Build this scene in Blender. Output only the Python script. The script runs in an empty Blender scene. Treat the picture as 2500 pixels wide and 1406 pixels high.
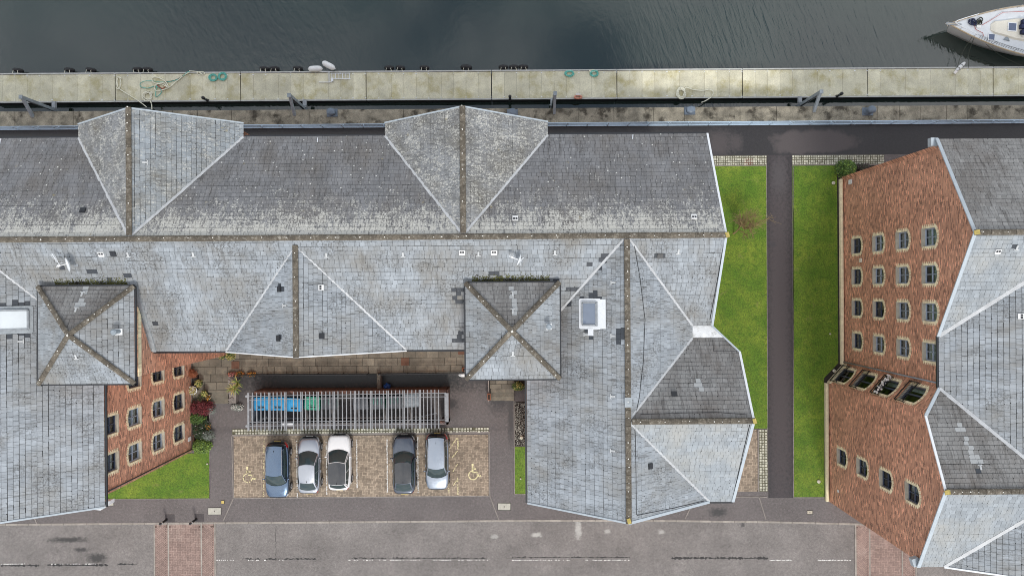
import bpy, bmesh, math, random
from mathutils import Vector, Matrix, geometry
R = random.Random(11)
rad = math.radians
sc = bpy.context.scene
COL = sc.collection
H, F, ROLL = 54.0, 1666.67, -0.0066      # height above the ground, focal length in photo pixels, heading
CR, SR = math.cos(ROLL), math.sin(ROLL)

# ------------------------------------------------------------------ camera, sky, sun, exposure
cam = bpy.data.objects.new('camera', bpy.data.cameras.new('camera'))
COL.objects.link(cam); sc.camera = cam
cam.location = (0, 0, H); cam.rotation_euler = (0, 0, ROLL)
cam.data.sensor_width = 36; cam.data.lens = 24; cam.data.clip_end = 1000
SUN_EL, SUN_AZ = rad(48), rad(168)
world = bpy.data.worlds.new('World'); sc.world = world; world.use_nodes = True
sun = bpy.data.objects.new('sun', bpy.data.lights.new('sun', 'SUN')); COL.objects.link(sun)
sun.data.energy = 1.5; sun.data.angle = rad(11); sun.data.color = (1, .96, .9)
sd = Vector((math.sin(SUN_AZ) * math.cos(SUN_EL), math.cos(SUN_AZ) * math.cos(SUN_EL), math.sin(SUN_EL)))
sun.location = sd * 90; sun.rotation_euler = sd.to_track_quat('Z', 'Y').to_euler()
sc.view_settings.view_transform = 'Standard'; sc.view_settings.look = 'None'
sc.cycles.filter_width = 0.95
sc.view_settings.exposure = 0.45; sc.view_settings.gamma = 1; sc.view_settings.use_curve_mapping = False

# ------------------------------------------------------------------ node helpers
class NT:
    def __init__(s, tree): s.t = tree; s.n = tree.nodes; s.l = tree.links
    def add(s, typ, ins=None, **kw):
        n = s.n.new(typ)
        for k, v in kw.items(): setattr(n, k, v)
        for k, v in (ins or {}).items(): s.set(n.inputs[k], v)
        return n
    def set(s, sock, v):
        if isinstance(v, bpy.types.NodeSocket): s.l.new(v, sock)
        elif isinstance(v, (tuple, list)) and sock.type == 'RGBA' and len(v) == 3: sock.default_value = (*v, 1)
        else: sock.default_value = v
    def m(s, op, a, b=0.0, c=0.0, clamp=False):
        n = s.add('ShaderNodeMath', operation=op, use_clamp=clamp)
        s.set(n.inputs[0], a); s.set(n.inputs[1], b); s.set(n.inputs[2], c); return n.outputs[0]
    def mix(s, f, a, b, blend='MIX'):
        n = s.add('ShaderNodeMix', data_type='RGBA', blend_type=blend)
        s.set(n.inputs[0], f); s.set(n.inputs[6], a); s.set(n.inputs[7], b); return n.outputs[2]
    def noise(s, scale, vec=None, detail=3, rough=.55, dist=0, dims='3D'):
        n = s.add('ShaderNodeTexNoise', {'Scale': scale, 'Detail': detail, 'Roughness': rough, 'Distortion': dist})
        if vec is not None: s.l.new(vec, n.inputs['Vector'])
        return n.outputs[0]
    def rng(s, v, a, b, c=0.0, d=1.0):
        n = s.add('ShaderNodeMapRange', {'Value': v, 'From Min': a, 'From Max': b, 'To Min': c, 'To Max': d}); return n.outputs[0]
    def pos(s):
        return s.add('ShaderNodeNewGeometry').outputs['Position']
    def mapv(s, vec, scale=(1, 1, 1), rot=(0, 0, 0), loc=(0, 0, 0)):
        n = s.add('ShaderNodeMapping', {'Scale': scale, 'Rotation': rot, 'Location': loc}); s.l.new(vec, n.inputs['Vector']); return n.outputs[0]
    def xyz(s, vec):
        n = s.add('ShaderNodeSeparateXYZ'); s.l.new(vec, n.inputs[0]); return n.outputs
    def blob(s, p, cx, cy, rx, ry, nz, amp=.5, soft=.12):
        if min(rx, ry) < .8: nz = s.noise(4.5, p, 5, .7); amp = 2.2; soft = .45; rx *= 1.15; ry *= 1.15
        # 1 inside an uneven patch of its own centre and size (a stain, a puddle edge)
        o = s.xyz(p)
        dx = s.m('DIVIDE', s.m('SUBTRACT', o[0], cx), rx); dy = s.m('DIVIDE', s.m('SUBTRACT', o[1], cy), ry)
        d = s.m('POWER', s.m('ADD', s.m('POWER', s.m('ABSOLUTE', dx), 3), s.m('POWER', s.m('ABSOLUTE', dy), 3)), .333)
        d = s.m('ADD', d, s.m('MULTIPLY', s.m('SUBTRACT', nz, .5), amp))
        return s.rng(d, 1 + soft, 1 - soft)

MATS = {}
def newmat(name):
    m = bpy.data.materials.new(name); m.use_nodes = True; MATS[name] = m
    t = NT(m.node_tree); return m, t, t.n['Principled BSDF']
def M(name, base, rough=.8, var=.25, vs=1.5, fine=.15, fs=30, bump=0, metal=0, coat=0, spec=.5, stain=None, isl=0, pos2=None):
    """plain material: base colour with large and fine variation in world space"""
    m, t, b = newmat(name)
    p = t.pos(); c = base
    dark = tuple(x * (1 - var) for x in base); light = tuple(min(1, x * (1 + var)) for x in base)
    c = t.mix(t.rng(t.noise(vs, p, 4, .6), .3, .7), dark, light)
    if stain:
        col, sca, lo, hi = stain
        c = t.mix(t.rng(t.noise(sca, p, 5, .65), lo, hi), c, col)
    fn = t.noise(fs, p, 2, .7)
    if fine: c = t.mix(1.0, c, t.mix(t.rng(fn, .25, .75), (1 - fine,) * 3, (1 + fine,) * 3), 'MULTIPLY')
    if isl:
        g = t.add('ShaderNodeNewGeometry').outputs['Random Per Island']; o = t.add('ShaderNodeObjectInfo').outputs['Random']
        r = t.m('FRACT', t.m('ADD', g, o))
        c = t.mix(1.0, c, t.mix(r, (1 - isl,) * 3, (1 + isl,) * 3), 'MULTIPLY')
    t.set(b.inputs['Base Color'], c)
    b.inputs['Roughness'].default_value = rough; b.inputs['Metallic'].default_value = metal
    b.inputs['Coat Weight'].default_value = coat; b.inputs['Coat Roughness'].default_value = .04
    b.inputs['Specular IOR Level'].default_value = spec
    if bump:
        bn = t.add('ShaderNodeBump', {'Strength': bump, 'Distance': .02, 'Height': fn}); t.l.new(bn.outputs[0], b.inputs['Normal'])
    return m

# sky: Nishita with broken cloud, as the car roofs and the water mirror it
t = NT(world.node_tree); t.n.clear()
sky = t.add('ShaderNodeTexSky', sky_type='NISHITA', sun_disc=False, sun_elevation=SUN_EL, sun_rotation=SUN_AZ)
d = t.add('ShaderNodeTexCoord').outputs['Generated']
o = t.xyz(d)
zz = t.m('ADD', t.m('MAXIMUM', o[2], 0.0), .25)
cv = t.add('ShaderNodeCombineXYZ', {0: t.m('DIVIDE', o[0], zz), 1: t.m('DIVIDE', o[1], zz), 2: 9.72}).outputs[0]
n1 = t.noise(1.55, cv, 6, .55, .3); n2 = t.noise(3.5, cv, 5, .6)
dens = t.rng(n1, .38, .56)
cc = t.mix(t.rng(n2, .3, .7), (7.0, 7.4, 8.0), (13.0, 13.0, 13.0))
skc = t.mix(dens, t.mix(.3, sky.outputs[0], (4.0, 4.8, 6.0)), cc)
bg = t.add('ShaderNodeBackground', {'Color': skc, 'Strength': .09})
t.l.new(bg.outputs[0], t.add('ShaderNodeOutputWorld').inputs[0])

# ------------------------------------------------------------------ mesh helpers
def P(px, py, z=0.0):
    """the point at height z that the drone sees at photo pixel (px, py)"""
    s = (H - z) / F; dx = (px - 1250) * s; dy = -(py - 703) * s
    return Vector((dx * CR - dy * SR, dx * SR + dy * CR, z))
def pxof(v):
    s = (H - v[2]) / F; dx = v[0] * CR + v[1] * SR; dy = -v[0] * SR + v[1] * CR
    return 1250 + dx / s, 703 - dy / s

INV = {}
def tag(o, label=None, cat=None, group=None, kind=None):
    if label: o['label'] = label
    if cat: o['category'] = cat
    if group: o['group'] = group
    if kind: o['kind'] = kind
    return o
def thing(name, label, cat, loc=(0, 0, 0), rz=0, group=None, world=False, kind=None):
    o = bpy.data.objects.new(name, None); COL.objects.link(o); o.empty_display_size = .2
    o.location = loc; o.rotation_euler = (0, 0, rz)
    if world: INV[o.name] = Matrix.Translation(-Vector(loc))
    return tag(o, label, cat, group, kind)
def setup(o, name, parent):
    COL.objects.link(o)
    if parent is not None:
        o.parent = parent
        if parent.name in INV: o.matrix_parent_inverse = INV[parent.name]
    return o
def dup(o, parent=None, loc=None, rz=None, label=None, scale=None):
    c = o.copy(); COL.objects.link(c)
    if parent is not None: c.parent = parent
    if loc is not None: c.location = loc
    if rz is not None: c.rotation_euler = (0, 0, rz)
    if scale: c.scale = scale if isinstance(scale, tuple) else (scale,) * 3
    if label: c['label'] = label
    for ch in list(o.children): dup(ch, c)
    return c

class MB:
    def __init__(s): s.v = []; s.f = []; s.mi = []; s.uv = {}; s.sm = False; s.att = []
    def add(s, vs, fs, m=0):
        k = len(s.v); s.v += [tuple(v) for v in vs]
        for f in fs: s.f.append([k + i for i in f]); s.mi.append(m)
        return s
    def box(s, c, d, rz=0, m=0, tilt=None):
        x, y, z = (q / 2 for q in d); ca, sa = math.cos(rz), math.sin(rz); vs = []
        for i in (-1, 1):
            for j in (-1, 1):
                for k in (-1, 1):
                    q = Vector((i * x, j * y, k * z))
                    if tilt: q = tilt @ q
                    vs.append((c[0] + q.x * ca - q.y * sa, c[1] + q.x * sa + q.y * ca, c[2] + q.z))
        return s.add(vs, [(0, 1, 3, 2), (4, 6, 7, 5), (0, 4, 5, 1), (2, 3, 7, 6), (0, 2, 6, 4), (1, 5, 7, 3)], m)
    def prism(s, poly, z0, z1, m=0, bottom=False):
        n = len(poly); a = sum(poly[i][0] * poly[(i + 1) % n][1] - poly[(i + 1) % n][0] * poly[i][1] for i in range(n))
        if a < 0: poly = poly[::-1]
        vs = [(p[0], p[1], z0) for p in poly] + [(p[0], p[1], z1) for p in poly]
        fs = [tuple(range(n, 2 * n))] + [(i, (i + 1) % n, n + (i + 1) % n, n + i) for i in range(n)]
        if bottom: fs.append(tuple(range(n - 1, -1, -1)))
        return s.add(vs, fs, m)
    def bar(s, a, b, w, h=None, m=0, up=(0, 0, 1)):
        a, b = Vector(a), Vector(b); h = h or w; dd = (b - a).normalized(); u = Vector(up)
        if abs(dd.dot(u)) > .98: u = Vector((1, 0, 0))
        x = dd.cross(u).normalized(); y = x.cross(dd); vs = []
        for q in (a, b):
            for i, j in ((-1, -1), (1, -1), (1, 1), (-1, 1)): vs.append(q + x * (i * w / 2) + y * (j * h / 2))
        return s.add(vs, [(3, 2, 1, 0), (4, 5, 6, 7), (0, 1, 5, 4), (1, 2, 6, 5), (2, 3, 7, 6), (3, 0, 4, 7)], m)
    def tube(s, pts, r, n=6, m=0, cap=True, r2=None, close=False):
        pts = [Vector(p) for p in pts]; L = len(pts); rings = []; vs = []; prev = None
        for i, p in enumerate(pts):
            if close: dd = pts[(i + 1) % L] - pts[i - 1]
            else: dd = pts[min(i + 1, L - 1)] - pts[max(i - 1, 0)]
            dd = dd.normalized() if dd.length > 1e-9 else Vector((0, 0, 1))
            u = Vector((0, 0, 1)) if abs(dd.z) < .95 else Vector((1, 0, 0))
            if prev is not None and prev.cross(dd).length > .1: u = prev
            x = dd.cross(u).normalized(); y = x.cross(dd); prev = u
            rr = r if r2 is None else r + (r2 - r) * i / max(1, L - 1)
            for k in range(n):
                a = 2 * math.pi * k / n; vs.append(p + x * (math.cos(a) * rr) + y * (math.sin(a) * rr))
        fs = [(i * n + k, i * n + (k + 1) % n, ((i + 1) % L) * n + (k + 1) % n, ((i + 1) % L) * n + k) for i in range(L if close else L - 1) for k in range(n)]
        if cap and not close: fs += [tuple(range(n))[::-1], tuple(range((L - 1) * n, L * n))]
        return s.add(vs, fs, m)
    def lathe(s, prof, c=(0, 0, 0), n=16, m=0, sx=1, sy=1):
        vs = []; L = len(prof)
        for r, z in prof:
            for k in range(n):
                a = 2 * math.pi * k / n; vs.append((c[0] + math.cos(a) * r * sx, c[1] + math.sin(a) * r * sy, c[2] + z))
        fs = [(i * n + k, i * n + (k + 1) % n, (i + 1) * n + (k + 1) % n, (i + 1) * n + k) for i in range(L - 1) for k in range(n)]
        fs += [tuple(range((L - 1) * n, L * n)), tuple(range(n))[::-1]]
        return s.add(vs, fs, m)
    def grid(s, fn, nu, nv, m=0):
        vs = [fn(i / nu, j / nv) for i in range(nu + 1) for j in range(nv + 1)]
        fs = [(i * (nv + 1) + j, (i + 1) * (nv + 1) + j, (i + 1) * (nv + 1) + j + 1, i * (nv + 1) + j + 1) for i in range(nu) for j in range(nv)]
        return s.add(vs, fs, m)
    def obj(s, name, mats, parent=None, label=None, cat=None, group=None, kind=None, smooth=False, att=None, fix=False):
        me = bpy.data.meshes.new(name); me.from_pydata(s.v, [], s.f)
        if not isinstance(mats, (list, tuple)): mats = [mats]
        for q in mats: me.materials.append(MATS[q] if isinstance(q, str) else q)
        if len(mats) > 1: me.polygons.foreach_set('material_index', s.mi)
        if smooth: me.polygons.foreach_set('use_smooth', [True] * len(s.f))
        if s.uv:
            ul = me.uv_layers.new(name='UVMap'); k = 0
            flat = []
            for p in me.polygons:
                for vi in p.vertices: flat += s.uv.get(vi, (0, 0))
            ul.data.foreach_set('uv', flat)
        if s.att:
            a = me.attributes.new('tone', 'FLOAT', 'FACE'); a.data.foreach_set('value', s.att)
        if fix:
            bm = bmesh.new(); bm.from_mesh(me); bmesh.ops.recalc_face_normals(bm, faces=bm.faces); bm.to_mesh(me); bm.free()
        o = bpy.data.objects.new(name, me); setup(o, name, parent)
        return tag(o, label, cat, group, kind)

# ------------------------------------------------------------------ materials
def asphalt(name, base, blobs=(), rough=.85, speck=.5, amp=.9, big=.12):
    m, t, b = newmat(name); p = t.pos()
    c = t.mix(t.rng(t.noise(.35, p, 5, .6), .3, .7), tuple(x * (1 - big) for x in base), tuple(x * (1 + big) for x in base))
    fn = t.noise(22, p, 3, .75)
    c = t.mix(1.0, c, t.mix(t.rng(fn, .3, .7), (.8,) * 3, (1.2,) * 3), 'MULTIPLY')
    c = t.mix(1.0, c, t.mix(t.rng(t.noise(5.5, p, 4, .8), .32, .68), (.78,) * 3, (1.22,) * 3), 'MULTIPLY')
    sp = t.rng(t.noise(6.5, p, 4, .9), .57, .66); c = t.mix(t.m('MULTIPLY', sp, speck), c, tuple(min(1, x * 2.6) for x in base))
    ro = rough
    nz = t.noise(1.1, p, 5, .62)
    for (cx, cy, rx, ry, col, rr, st) in blobs:
        k = t.m('MULTIPLY', t.blob(p, cx, cy, rx, ry, nz, amp), st)
        c = t.mix(k, c, t.mix(1.0, col, t.mix(t.rng(fn, .3, .7), (.85,) * 3, (1.15,) * 3), 'MULTIPLY'))
        q = t.add('ShaderNodeMix', data_type='FLOAT'); t.set(q.inputs[0], k); t.set(q.inputs[2], ro); q.inputs[3].default_value = rr; ro = q.outputs[0]
    t.set(b.inputs['Base Color'], c); t.set(b.inputs['Roughness'], ro)
    bn = t.add('ShaderNodeBump', {'Strength': .35, 'Distance': .01, 'Height': fn}); t.l.new(bn.outputs[0], b.inputs['Normal'])
    return m

def B(px, py, rx, ry, col, rough, st=1.0):
    v = P(px, py); return (v.x, v.y, rx / 30.86, ry / 30.86, col, rough, st)
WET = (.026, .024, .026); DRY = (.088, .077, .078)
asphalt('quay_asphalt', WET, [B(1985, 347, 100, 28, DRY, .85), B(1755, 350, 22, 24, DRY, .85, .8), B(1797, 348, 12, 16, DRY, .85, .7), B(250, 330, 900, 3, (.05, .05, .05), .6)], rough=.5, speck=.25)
asphalt('footpath_asphalt', (.024, .021, .024), [B(1904, 830, 23, 420, (.078, .067, .07), .85), B(1902, 430, 14, 34, (.085, .078, .082), .8, .7), B(1886, 596, 6, 5, (.05, .045, .05), .6)], rough=.6, speck=.3, amp=.55)
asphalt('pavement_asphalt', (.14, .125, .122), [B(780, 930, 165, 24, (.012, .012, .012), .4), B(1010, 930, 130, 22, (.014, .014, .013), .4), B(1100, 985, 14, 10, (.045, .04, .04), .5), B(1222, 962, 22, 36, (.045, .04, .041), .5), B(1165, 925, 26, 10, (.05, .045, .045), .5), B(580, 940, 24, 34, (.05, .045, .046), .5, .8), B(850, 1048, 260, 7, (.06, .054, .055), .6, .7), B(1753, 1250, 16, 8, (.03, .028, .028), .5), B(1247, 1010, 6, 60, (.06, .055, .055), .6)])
asphalt('road_asphalt', (.198, .182, .172), [B(1412, 1292, 6, 17, (.5, .49, .46), .9, .75), B(1310, 1306, 9, 4, (.55, .54, .5), .9, .7), B(1208, 1310, 7, 4, (.5, .5, .47), .9, .5), B(1483, 1298, 6, 4, (.5, .49, .46), .9, .6), B(1615, 1299, 6, 4, (.5, .49, .46), .9, .6), B(165, 1318, 36, 5, (.055, .052, .05), .7), B(235, 1363, 17, 9, (.055, .052, .05), .7), B(195, 1343, 12, 4, (.06, .056, .055), .7), B(1815, 1281, 4, 5, (.09, .085, .085), .8)], speck=.2, big=.2)
M('dark_joint', (.035, .032, .028), .95, .4)
M('soil', (.03, .024, .02), .95, .4, 5, .6, 24, 1)
M('sett_stone', (.5, .49, .4), .85, .15, 2, .2, 30, isl=.25)
M('sett_joint', (.115, .11, .07), .95, .5, 3)
M('kerb_concrete', (.33, .3, .265), .85, .2, 2, .25, 25, isl=.15)
M('edging_concrete', (.25, .225, .205), .85, .25, 2, .25, 25)
M('block_paver', (.33, .265, .2), .85, .16, .6, .2, 40, isl=.3, stain=((.2, .155, .115), .9, .57, .75))
M('paver_joint', (.12, .093, .066), .95, .5, 2)
M('red_paver', (.3, .215, .185), .85, .18, .7, .15, 40, isl=.16, stain=((.38, .3, .26), .5, .55, .75))
M('red_joint', (.13, .09, .075), .95, .4, 2)
M('white_paint', (.74, .73, .7), .7, .08, 4, .15, 60)
M('yellow_paint', (.74, .66, .38), .75, .15, 4, .2, 60)
M('patch_asphalt', (.075, .066, .067), .8, .2, 3, .2, 20)
M('tar', (.028, .026, .026), .65, .4, 6, .3, 30)
M('flagstone', (.168, .152, .12), .85, .28, 1.3, .25, 18, isl=.2, stain=((.23, .2, .15), 1.2, .55, .7))
M('red_tile', (.14, .07, .045), .85, .2, 2)
M('coping', (.27, .245, .19), .9, .4, 1.4, .35, 14, 1, isl=.12, stain=((.06, .052, .038), .9, .52, .64))
M('quay_stone', (.06, .055, .05), .9, .4, 1.5)
M('pontoon_deck', (.63, .6, .455), .9, .16, .8, .16, 12, isl=.1, stain=((.43, .38, .19), .9, .48, .72))
M('pontoon_edge', (.5, .5, .48), .7, .15, 2)
M('pontoon_side', (.012, .012, .014), .6, .3)
M('galvanised', (.3, .32, .34), .55, .2, 4, .1, 30)
M('steel_grey', (.27, .31, .34), .5, .2, 4, .15, 30)
M('pale_blue_steel', (.46, .6, .74), .45, .08, 3)
M('bollard_grey', (.15, .19, .24), .45, .15, 4)
M('rubber', (.03, .03, .032), .75, .3, 6)
M('black_metal', (.015, .015, .017), .45, .3, 5)
M('white_plastic', (.78, .78, .77), .4, .06, 3)
M('white_metal', (.78, .8, .82), .35, .06, 3)
M('rope_teal', (.16, .5, .43), .9, .2, 8, .3, 60)
M('rope_cream', (.8, .78, .64), .9, .15, 8, .3, 60)
M('rope_dark', (.05, .055, .04), .9, .2, 8)
M('rope_red', (.45, .1, .08), .9, .2, 8)
M('lifebuoy', (.62, .26, .18), .6, .15, 6)
M('lead_white', (.66, .67, .68), .5, .15, 1.6, .2, 25, stain=((.4, .4, .38), 3, .5, .65))
M('lead', (.47, .48, .49), .5, .15, 1.6, .2, 25)
M('lead_grey', (.33, .36, .38), .6, .2, 3, .2, 30)
M('fascia_blue', (.43, .48, .52), .5, .08, 2)
M('gutter_dark', (.02, .022, .026), .4, .2)
M('ridge_clay', (.122, .104, .08), .95, .3, 3, .4, 18, 1, isl=.2, stain=((.3, .28, .24), 6, .56, .68))
M('mortar_white', (.8, .78, .72), .9, .1)
M('lichen_yellow', (.42, .33, .1), .95, .3, 8)
M('yellow_brick', (.9, .79, .54), .85, .15, 3, .2, 25, isl=.18)
M('pale_stone', (.5, .45, .36), .85, .15, 3, .15, 30)
M('frame_blue', (.07, .085, .13), .35, .15, 4)
M('frame_grey', (.38, .44, .53), .4, .12, 4)
M('curtain', (.74, .8, .84), .9, .1, 5)
M('room_dark', (.02, .022, .024), .9, .3)
M('terracotta', (.3, .1, .045), .8, .2, 4)
M('leaf_green', (.055, .11, .02), .7, .35, 3, .2, 20, isl=.45)
M('leaf_bright', (.16, .25, .04), .7, .3, 3, .2, 20, isl=.5)
M('leaf_dark', (.025, .045, .016), .7, .35, 3, .2, 20, isl=.5)
M('leaf_red', (.13, .02, .025), .7, .35, 3, .2, 20, isl=.5)
M('leaf_silver', (.24, .27, .24), .8, .25, 3, .2, 20, isl=.4)
M('leaf_straw', (.42, .36, .12), .75, .25, 3, .2, 20, isl=.4)
M('flower_pale', (.7, .66, .62), .8, .1, 5, isl=.2)
M('flower_orange', (.6, .25, .03), .8, .2, 5, isl=.3)
M('flower_pink', (.45, .16, .16), .8, .2, 5, isl=.4)
M('twig', (.27, .2, .1), .9, .3, 6, .3, 30)
M('bark', (.16, .115, .06), .9, .3, 6, .3, 30)
M('moss', (.085, .085, .02), .95, .5, 3, .4, 14, 1, isl=.4, stain=((.03, .026, .016), 2.4, .5, .62))
M('cable_black', (.012, .012, .014), .5, .2)
M('bin_blue', (.05, .42, .8), .45, .08, 3, isl=.1)
M('bin_green', (.06, .42, .28), .45, .08, 3, isl=.1)
M('bin_grey', (.09, .1, .115), .45, .12, 3, isl=.2)
M('cover_iron', (.07, .05, .045), .6, .3, 6, .3, 30)
M('cover_concrete', (.46, .45, .39), .8, .12, 3, .2, 30)
M('cover_yellow', (.6, .46, .14), .6, .1)
M('lamp_white', (.68, .66, .54), .5, .1)

def grass_mat():
    m, t, b = newmat('grass'); p = t.pos()
    c = t.mix(t.rng(t.noise(.55, p, 4, .6), .35, .68), (.105, .205, .01), (.24, .315, .03))
    c = t.mix(t.rng(t.noise(2.2, p, 4, .7), .42, .7), c, (.07, .17, .005))
    c = t.mix(1.0, c, t.mix(t.rng(t.noise(13, p, 3, .75), .3, .7), (.45,) * 3, (1.5,) * 3), 'MULTIPLY')
    c = t.mix(t.m('MULTIPLY', t.rng(t.noise(1.1, t.mapv(p, loc=(5, 2, 0)), 5, .7), .6, .74), .55), c, (.3, .27, .1))
    r = t.add('ShaderNodeNewGeometry').outputs['Random Per Island']
    c = t.mix(1.0, c, t.mix(r, (.6, .65, .6), (1.35, 1.3, 1.2)), 'MULTIPLY')
    t.set(b.inputs['Base Color'], c); b.inputs['Roughness'].default_value = .75
grass_mat()

def brick_mat(name, c1, c2, mort, dx=.225, dy=.075):
    m, t, b = newmat(name); uv = t.add('ShaderNodeUVMap', uv_map='UVMap').outputs[0]; p = t.pos()
    br = t.add('ShaderNodeTexBrick', {'Scale': 1.0, 'Mortar Size': .007, 'Brick Width': dx, 'Row Height': dy, 'Color1': c1, 'Color2': c2, 'Mortar': mort, 'Bias': -.1}, offset=.5)
    t.l.new(uv, br.inputs['Vector'])
    # tone of each brick: cell noise on the same courses
    o = t.xyz(uv); row = t.m('FLOOR', t.m('DIVIDE', o[1], dy))
    col = t.m('FLOOR', t.m('ADD', t.m('DIVIDE', o[0], dx), t.m('MULTIPLY', t.m('MODULO', row, 2), .5)))
    wn = t.add('ShaderNodeTexWhiteNoise', noise_dimensions='2D'); t.l.new(t.add('ShaderNodeCombineXYZ', {0: col, 1: row}).outputs[0], wn.inputs[0])
    v = wn.outputs['Value']
    c = t.mix(t.rng(v, .55, 1.0), br.outputs['Color'], t.mix(v, c2, c1))
    c = t.mix(t.rng(v, .86, .9), c, tuple(min(1, q * 1.45) for q in c1))
    c = t.mix(t.rng(v, .16, .13), c, tuple(q * .6 for q in c2))
    c = t.mix(br.outputs['Fac'], c, mort)
    c = t.mix(1.0, c, t.mix(t.rng(t.noise(.5, p, 5, .65), .3, .7), (.82,) * 3, (1.2,) * 3), 'MULTIPLY')
    c = t.mix(t.rng(t.noise(1.6, p, 6, .75), .66, .78), c, (.5, .42, .38))
    t.set(b.inputs['Base Color'], c); b.inputs['Roughness'].default_value = .85
    h = t.m('SUBTRACT', 1.0, br.outputs['Fac'])
    bn = t.add('ShaderNodeBump', {'Strength': .5, 'Distance': .01, 'Height': h}); t.l.new(bn.outputs[0], b.inputs['Normal'])
brick_mat('brick', (.66, .325, .205), (.38, .165, .102), (.5, .38, .29))
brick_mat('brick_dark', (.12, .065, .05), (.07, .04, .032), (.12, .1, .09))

def slate_mat(name, base, lich=.0, top=0.0, streak=.5, warm=(.15, .135, .12), speck=.0, dirt=.45):
    """slates: tone of each slate, down-slope streaks (uv in metres along eave / up slope), lichen crust"""
    m, t, b = newmat(name); p = t.pos(); uv = t.add('ShaderNodeUVMap', uv_map='UVMap').outputs[0]
    tone = t.add('ShaderNodeAttribute', attribute_name='tone').outputs['Fac']
    c = t.mix(t.rng(tone, .2, .8), tuple(x * .82 for x in base), tuple(min(1, x * 1.14) for x in base))
    c = t.mix(t.rng(t.noise(.45, p, 5, .6), .42, .72), c, warm)
    st = t.noise(1.0, t.mapv(uv, (5.5, .55, 1)), 4, .7)
    c = t.mix(t.m('MULTIPLY', t.rng(st, .53, .7), streak), c, tuple(x * .34 for x in warm))
    wide = t.noise(1.0, t.mapv(uv, (1.1, .16, 1), loc=(3, 5, 0)), 4, .6)
    c = t.mix(t.m('MULTIPLY', t.rng(wide, .52, .68), streak * .55), c, tuple(x * .62 for x in base)); c = t.mix(t.m('MULTIPLY', t.rng(wide, .46, .32), streak * .5), c, tuple(min(1, x * 1.35) for x in base))
    pal = t.noise(1.0, t.mapv(uv, (4.1, .8, 1), loc=(9, 3, 0)), 4, .7)
    c = t.mix(t.m('MULTIPLY', t.rng(pal, .55, .75), .5), c, tuple(min(1, x * 1.5) for x in base))
    grime = t.m('MULTIPLY', t.rng(t.noise(.7, p, 4, .6), .45, .62), t.rng(t.noise(9, p, 4, .75), .45, .62))
    c = t.mix(t.m('MULTIPLY', grime, dirt), c, tuple(x * .3 for x in warm))
    c = t.mix(t.rng(tone, .06, .04), c, (.045, .052, .062))          # replacement slates, newer and darker
    c = t.mix(t.rng(tone, 1.1, 1.15), c, (.38, .39, .39))             # slates washed pale below the vents
    lc = (.56, .55, .5)
    fine = t.noise(11, p, 5, .8); mid = t.noise(1.3, p, 5, .65)
    amt = t.m('ADD', lich, t.m('MULTIPLY', t.m('SUBTRACT', mid, .5), 1.0 if top else .75 if lich > .1 else .2))
    if top:
        zt = t.xyz(p)[2]
        amt = t.m('ADD', amt, t.m('MULTIPLY', t.m('POWER', t.rng(t.m('ADD', zt, t.m('MULTIPLY', t.m('SUBTRACT', st, .5), 1.6)), 13.2, 15.8), 2.0), top))
    k = t.rng(t.m('ADD', t.m('ADD', t.m('MULTIPLY', fine, .62), t.m('MULTIPLY', t.noise(3.2, t.mapv(uv, (2.2, .7, 1)), 5, .75), .38)), t.m('MULTIPLY', amt, .3)), .60, .67)
    c = t.mix(t.m('MULTIPLY', k, .85), c, lc)
    if lich > .1 or top:
        c = t.mix(t.m('MULTIPLY', t.rng(t.noise(1.7, t.mapv(p, loc=(4, 7, 1)), 5, .7), .66, .74), .45), c, (.4, .31, .1))
    if speck:
        vo = t.add('ShaderNodeTexVoronoi', {'Scale': 2.2}); t.l.new(p, vo.inputs['Vector'])
        c = t.mix(t.rng(vo.outputs['Distance'], .11, .07), c, (.62, .62, .58))
    t.set(b.inputs['Base Color'], c); b.inputs['Roughness'].default_value = .62; b.inputs['Specular IOR Level'].default_value = .45
    bn = t.add('ShaderNodeBump', {'Strength': .3, 'Distance': .008, 'Height': fine}); t.l.new(bn.outputs[0], b.inputs['Normal'])
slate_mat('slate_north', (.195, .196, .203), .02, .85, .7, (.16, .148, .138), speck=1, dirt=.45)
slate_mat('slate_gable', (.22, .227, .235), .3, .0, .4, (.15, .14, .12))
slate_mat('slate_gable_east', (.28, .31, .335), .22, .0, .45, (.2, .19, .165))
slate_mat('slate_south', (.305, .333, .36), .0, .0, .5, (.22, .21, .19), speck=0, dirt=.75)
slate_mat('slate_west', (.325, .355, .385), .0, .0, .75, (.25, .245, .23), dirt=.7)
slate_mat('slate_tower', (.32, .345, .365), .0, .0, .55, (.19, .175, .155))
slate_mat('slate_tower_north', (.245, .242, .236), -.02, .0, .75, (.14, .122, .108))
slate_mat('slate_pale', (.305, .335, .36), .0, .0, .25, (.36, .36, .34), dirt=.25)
M('roof_felt', (.022, .022, .022), .95, .3, 3)

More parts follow.
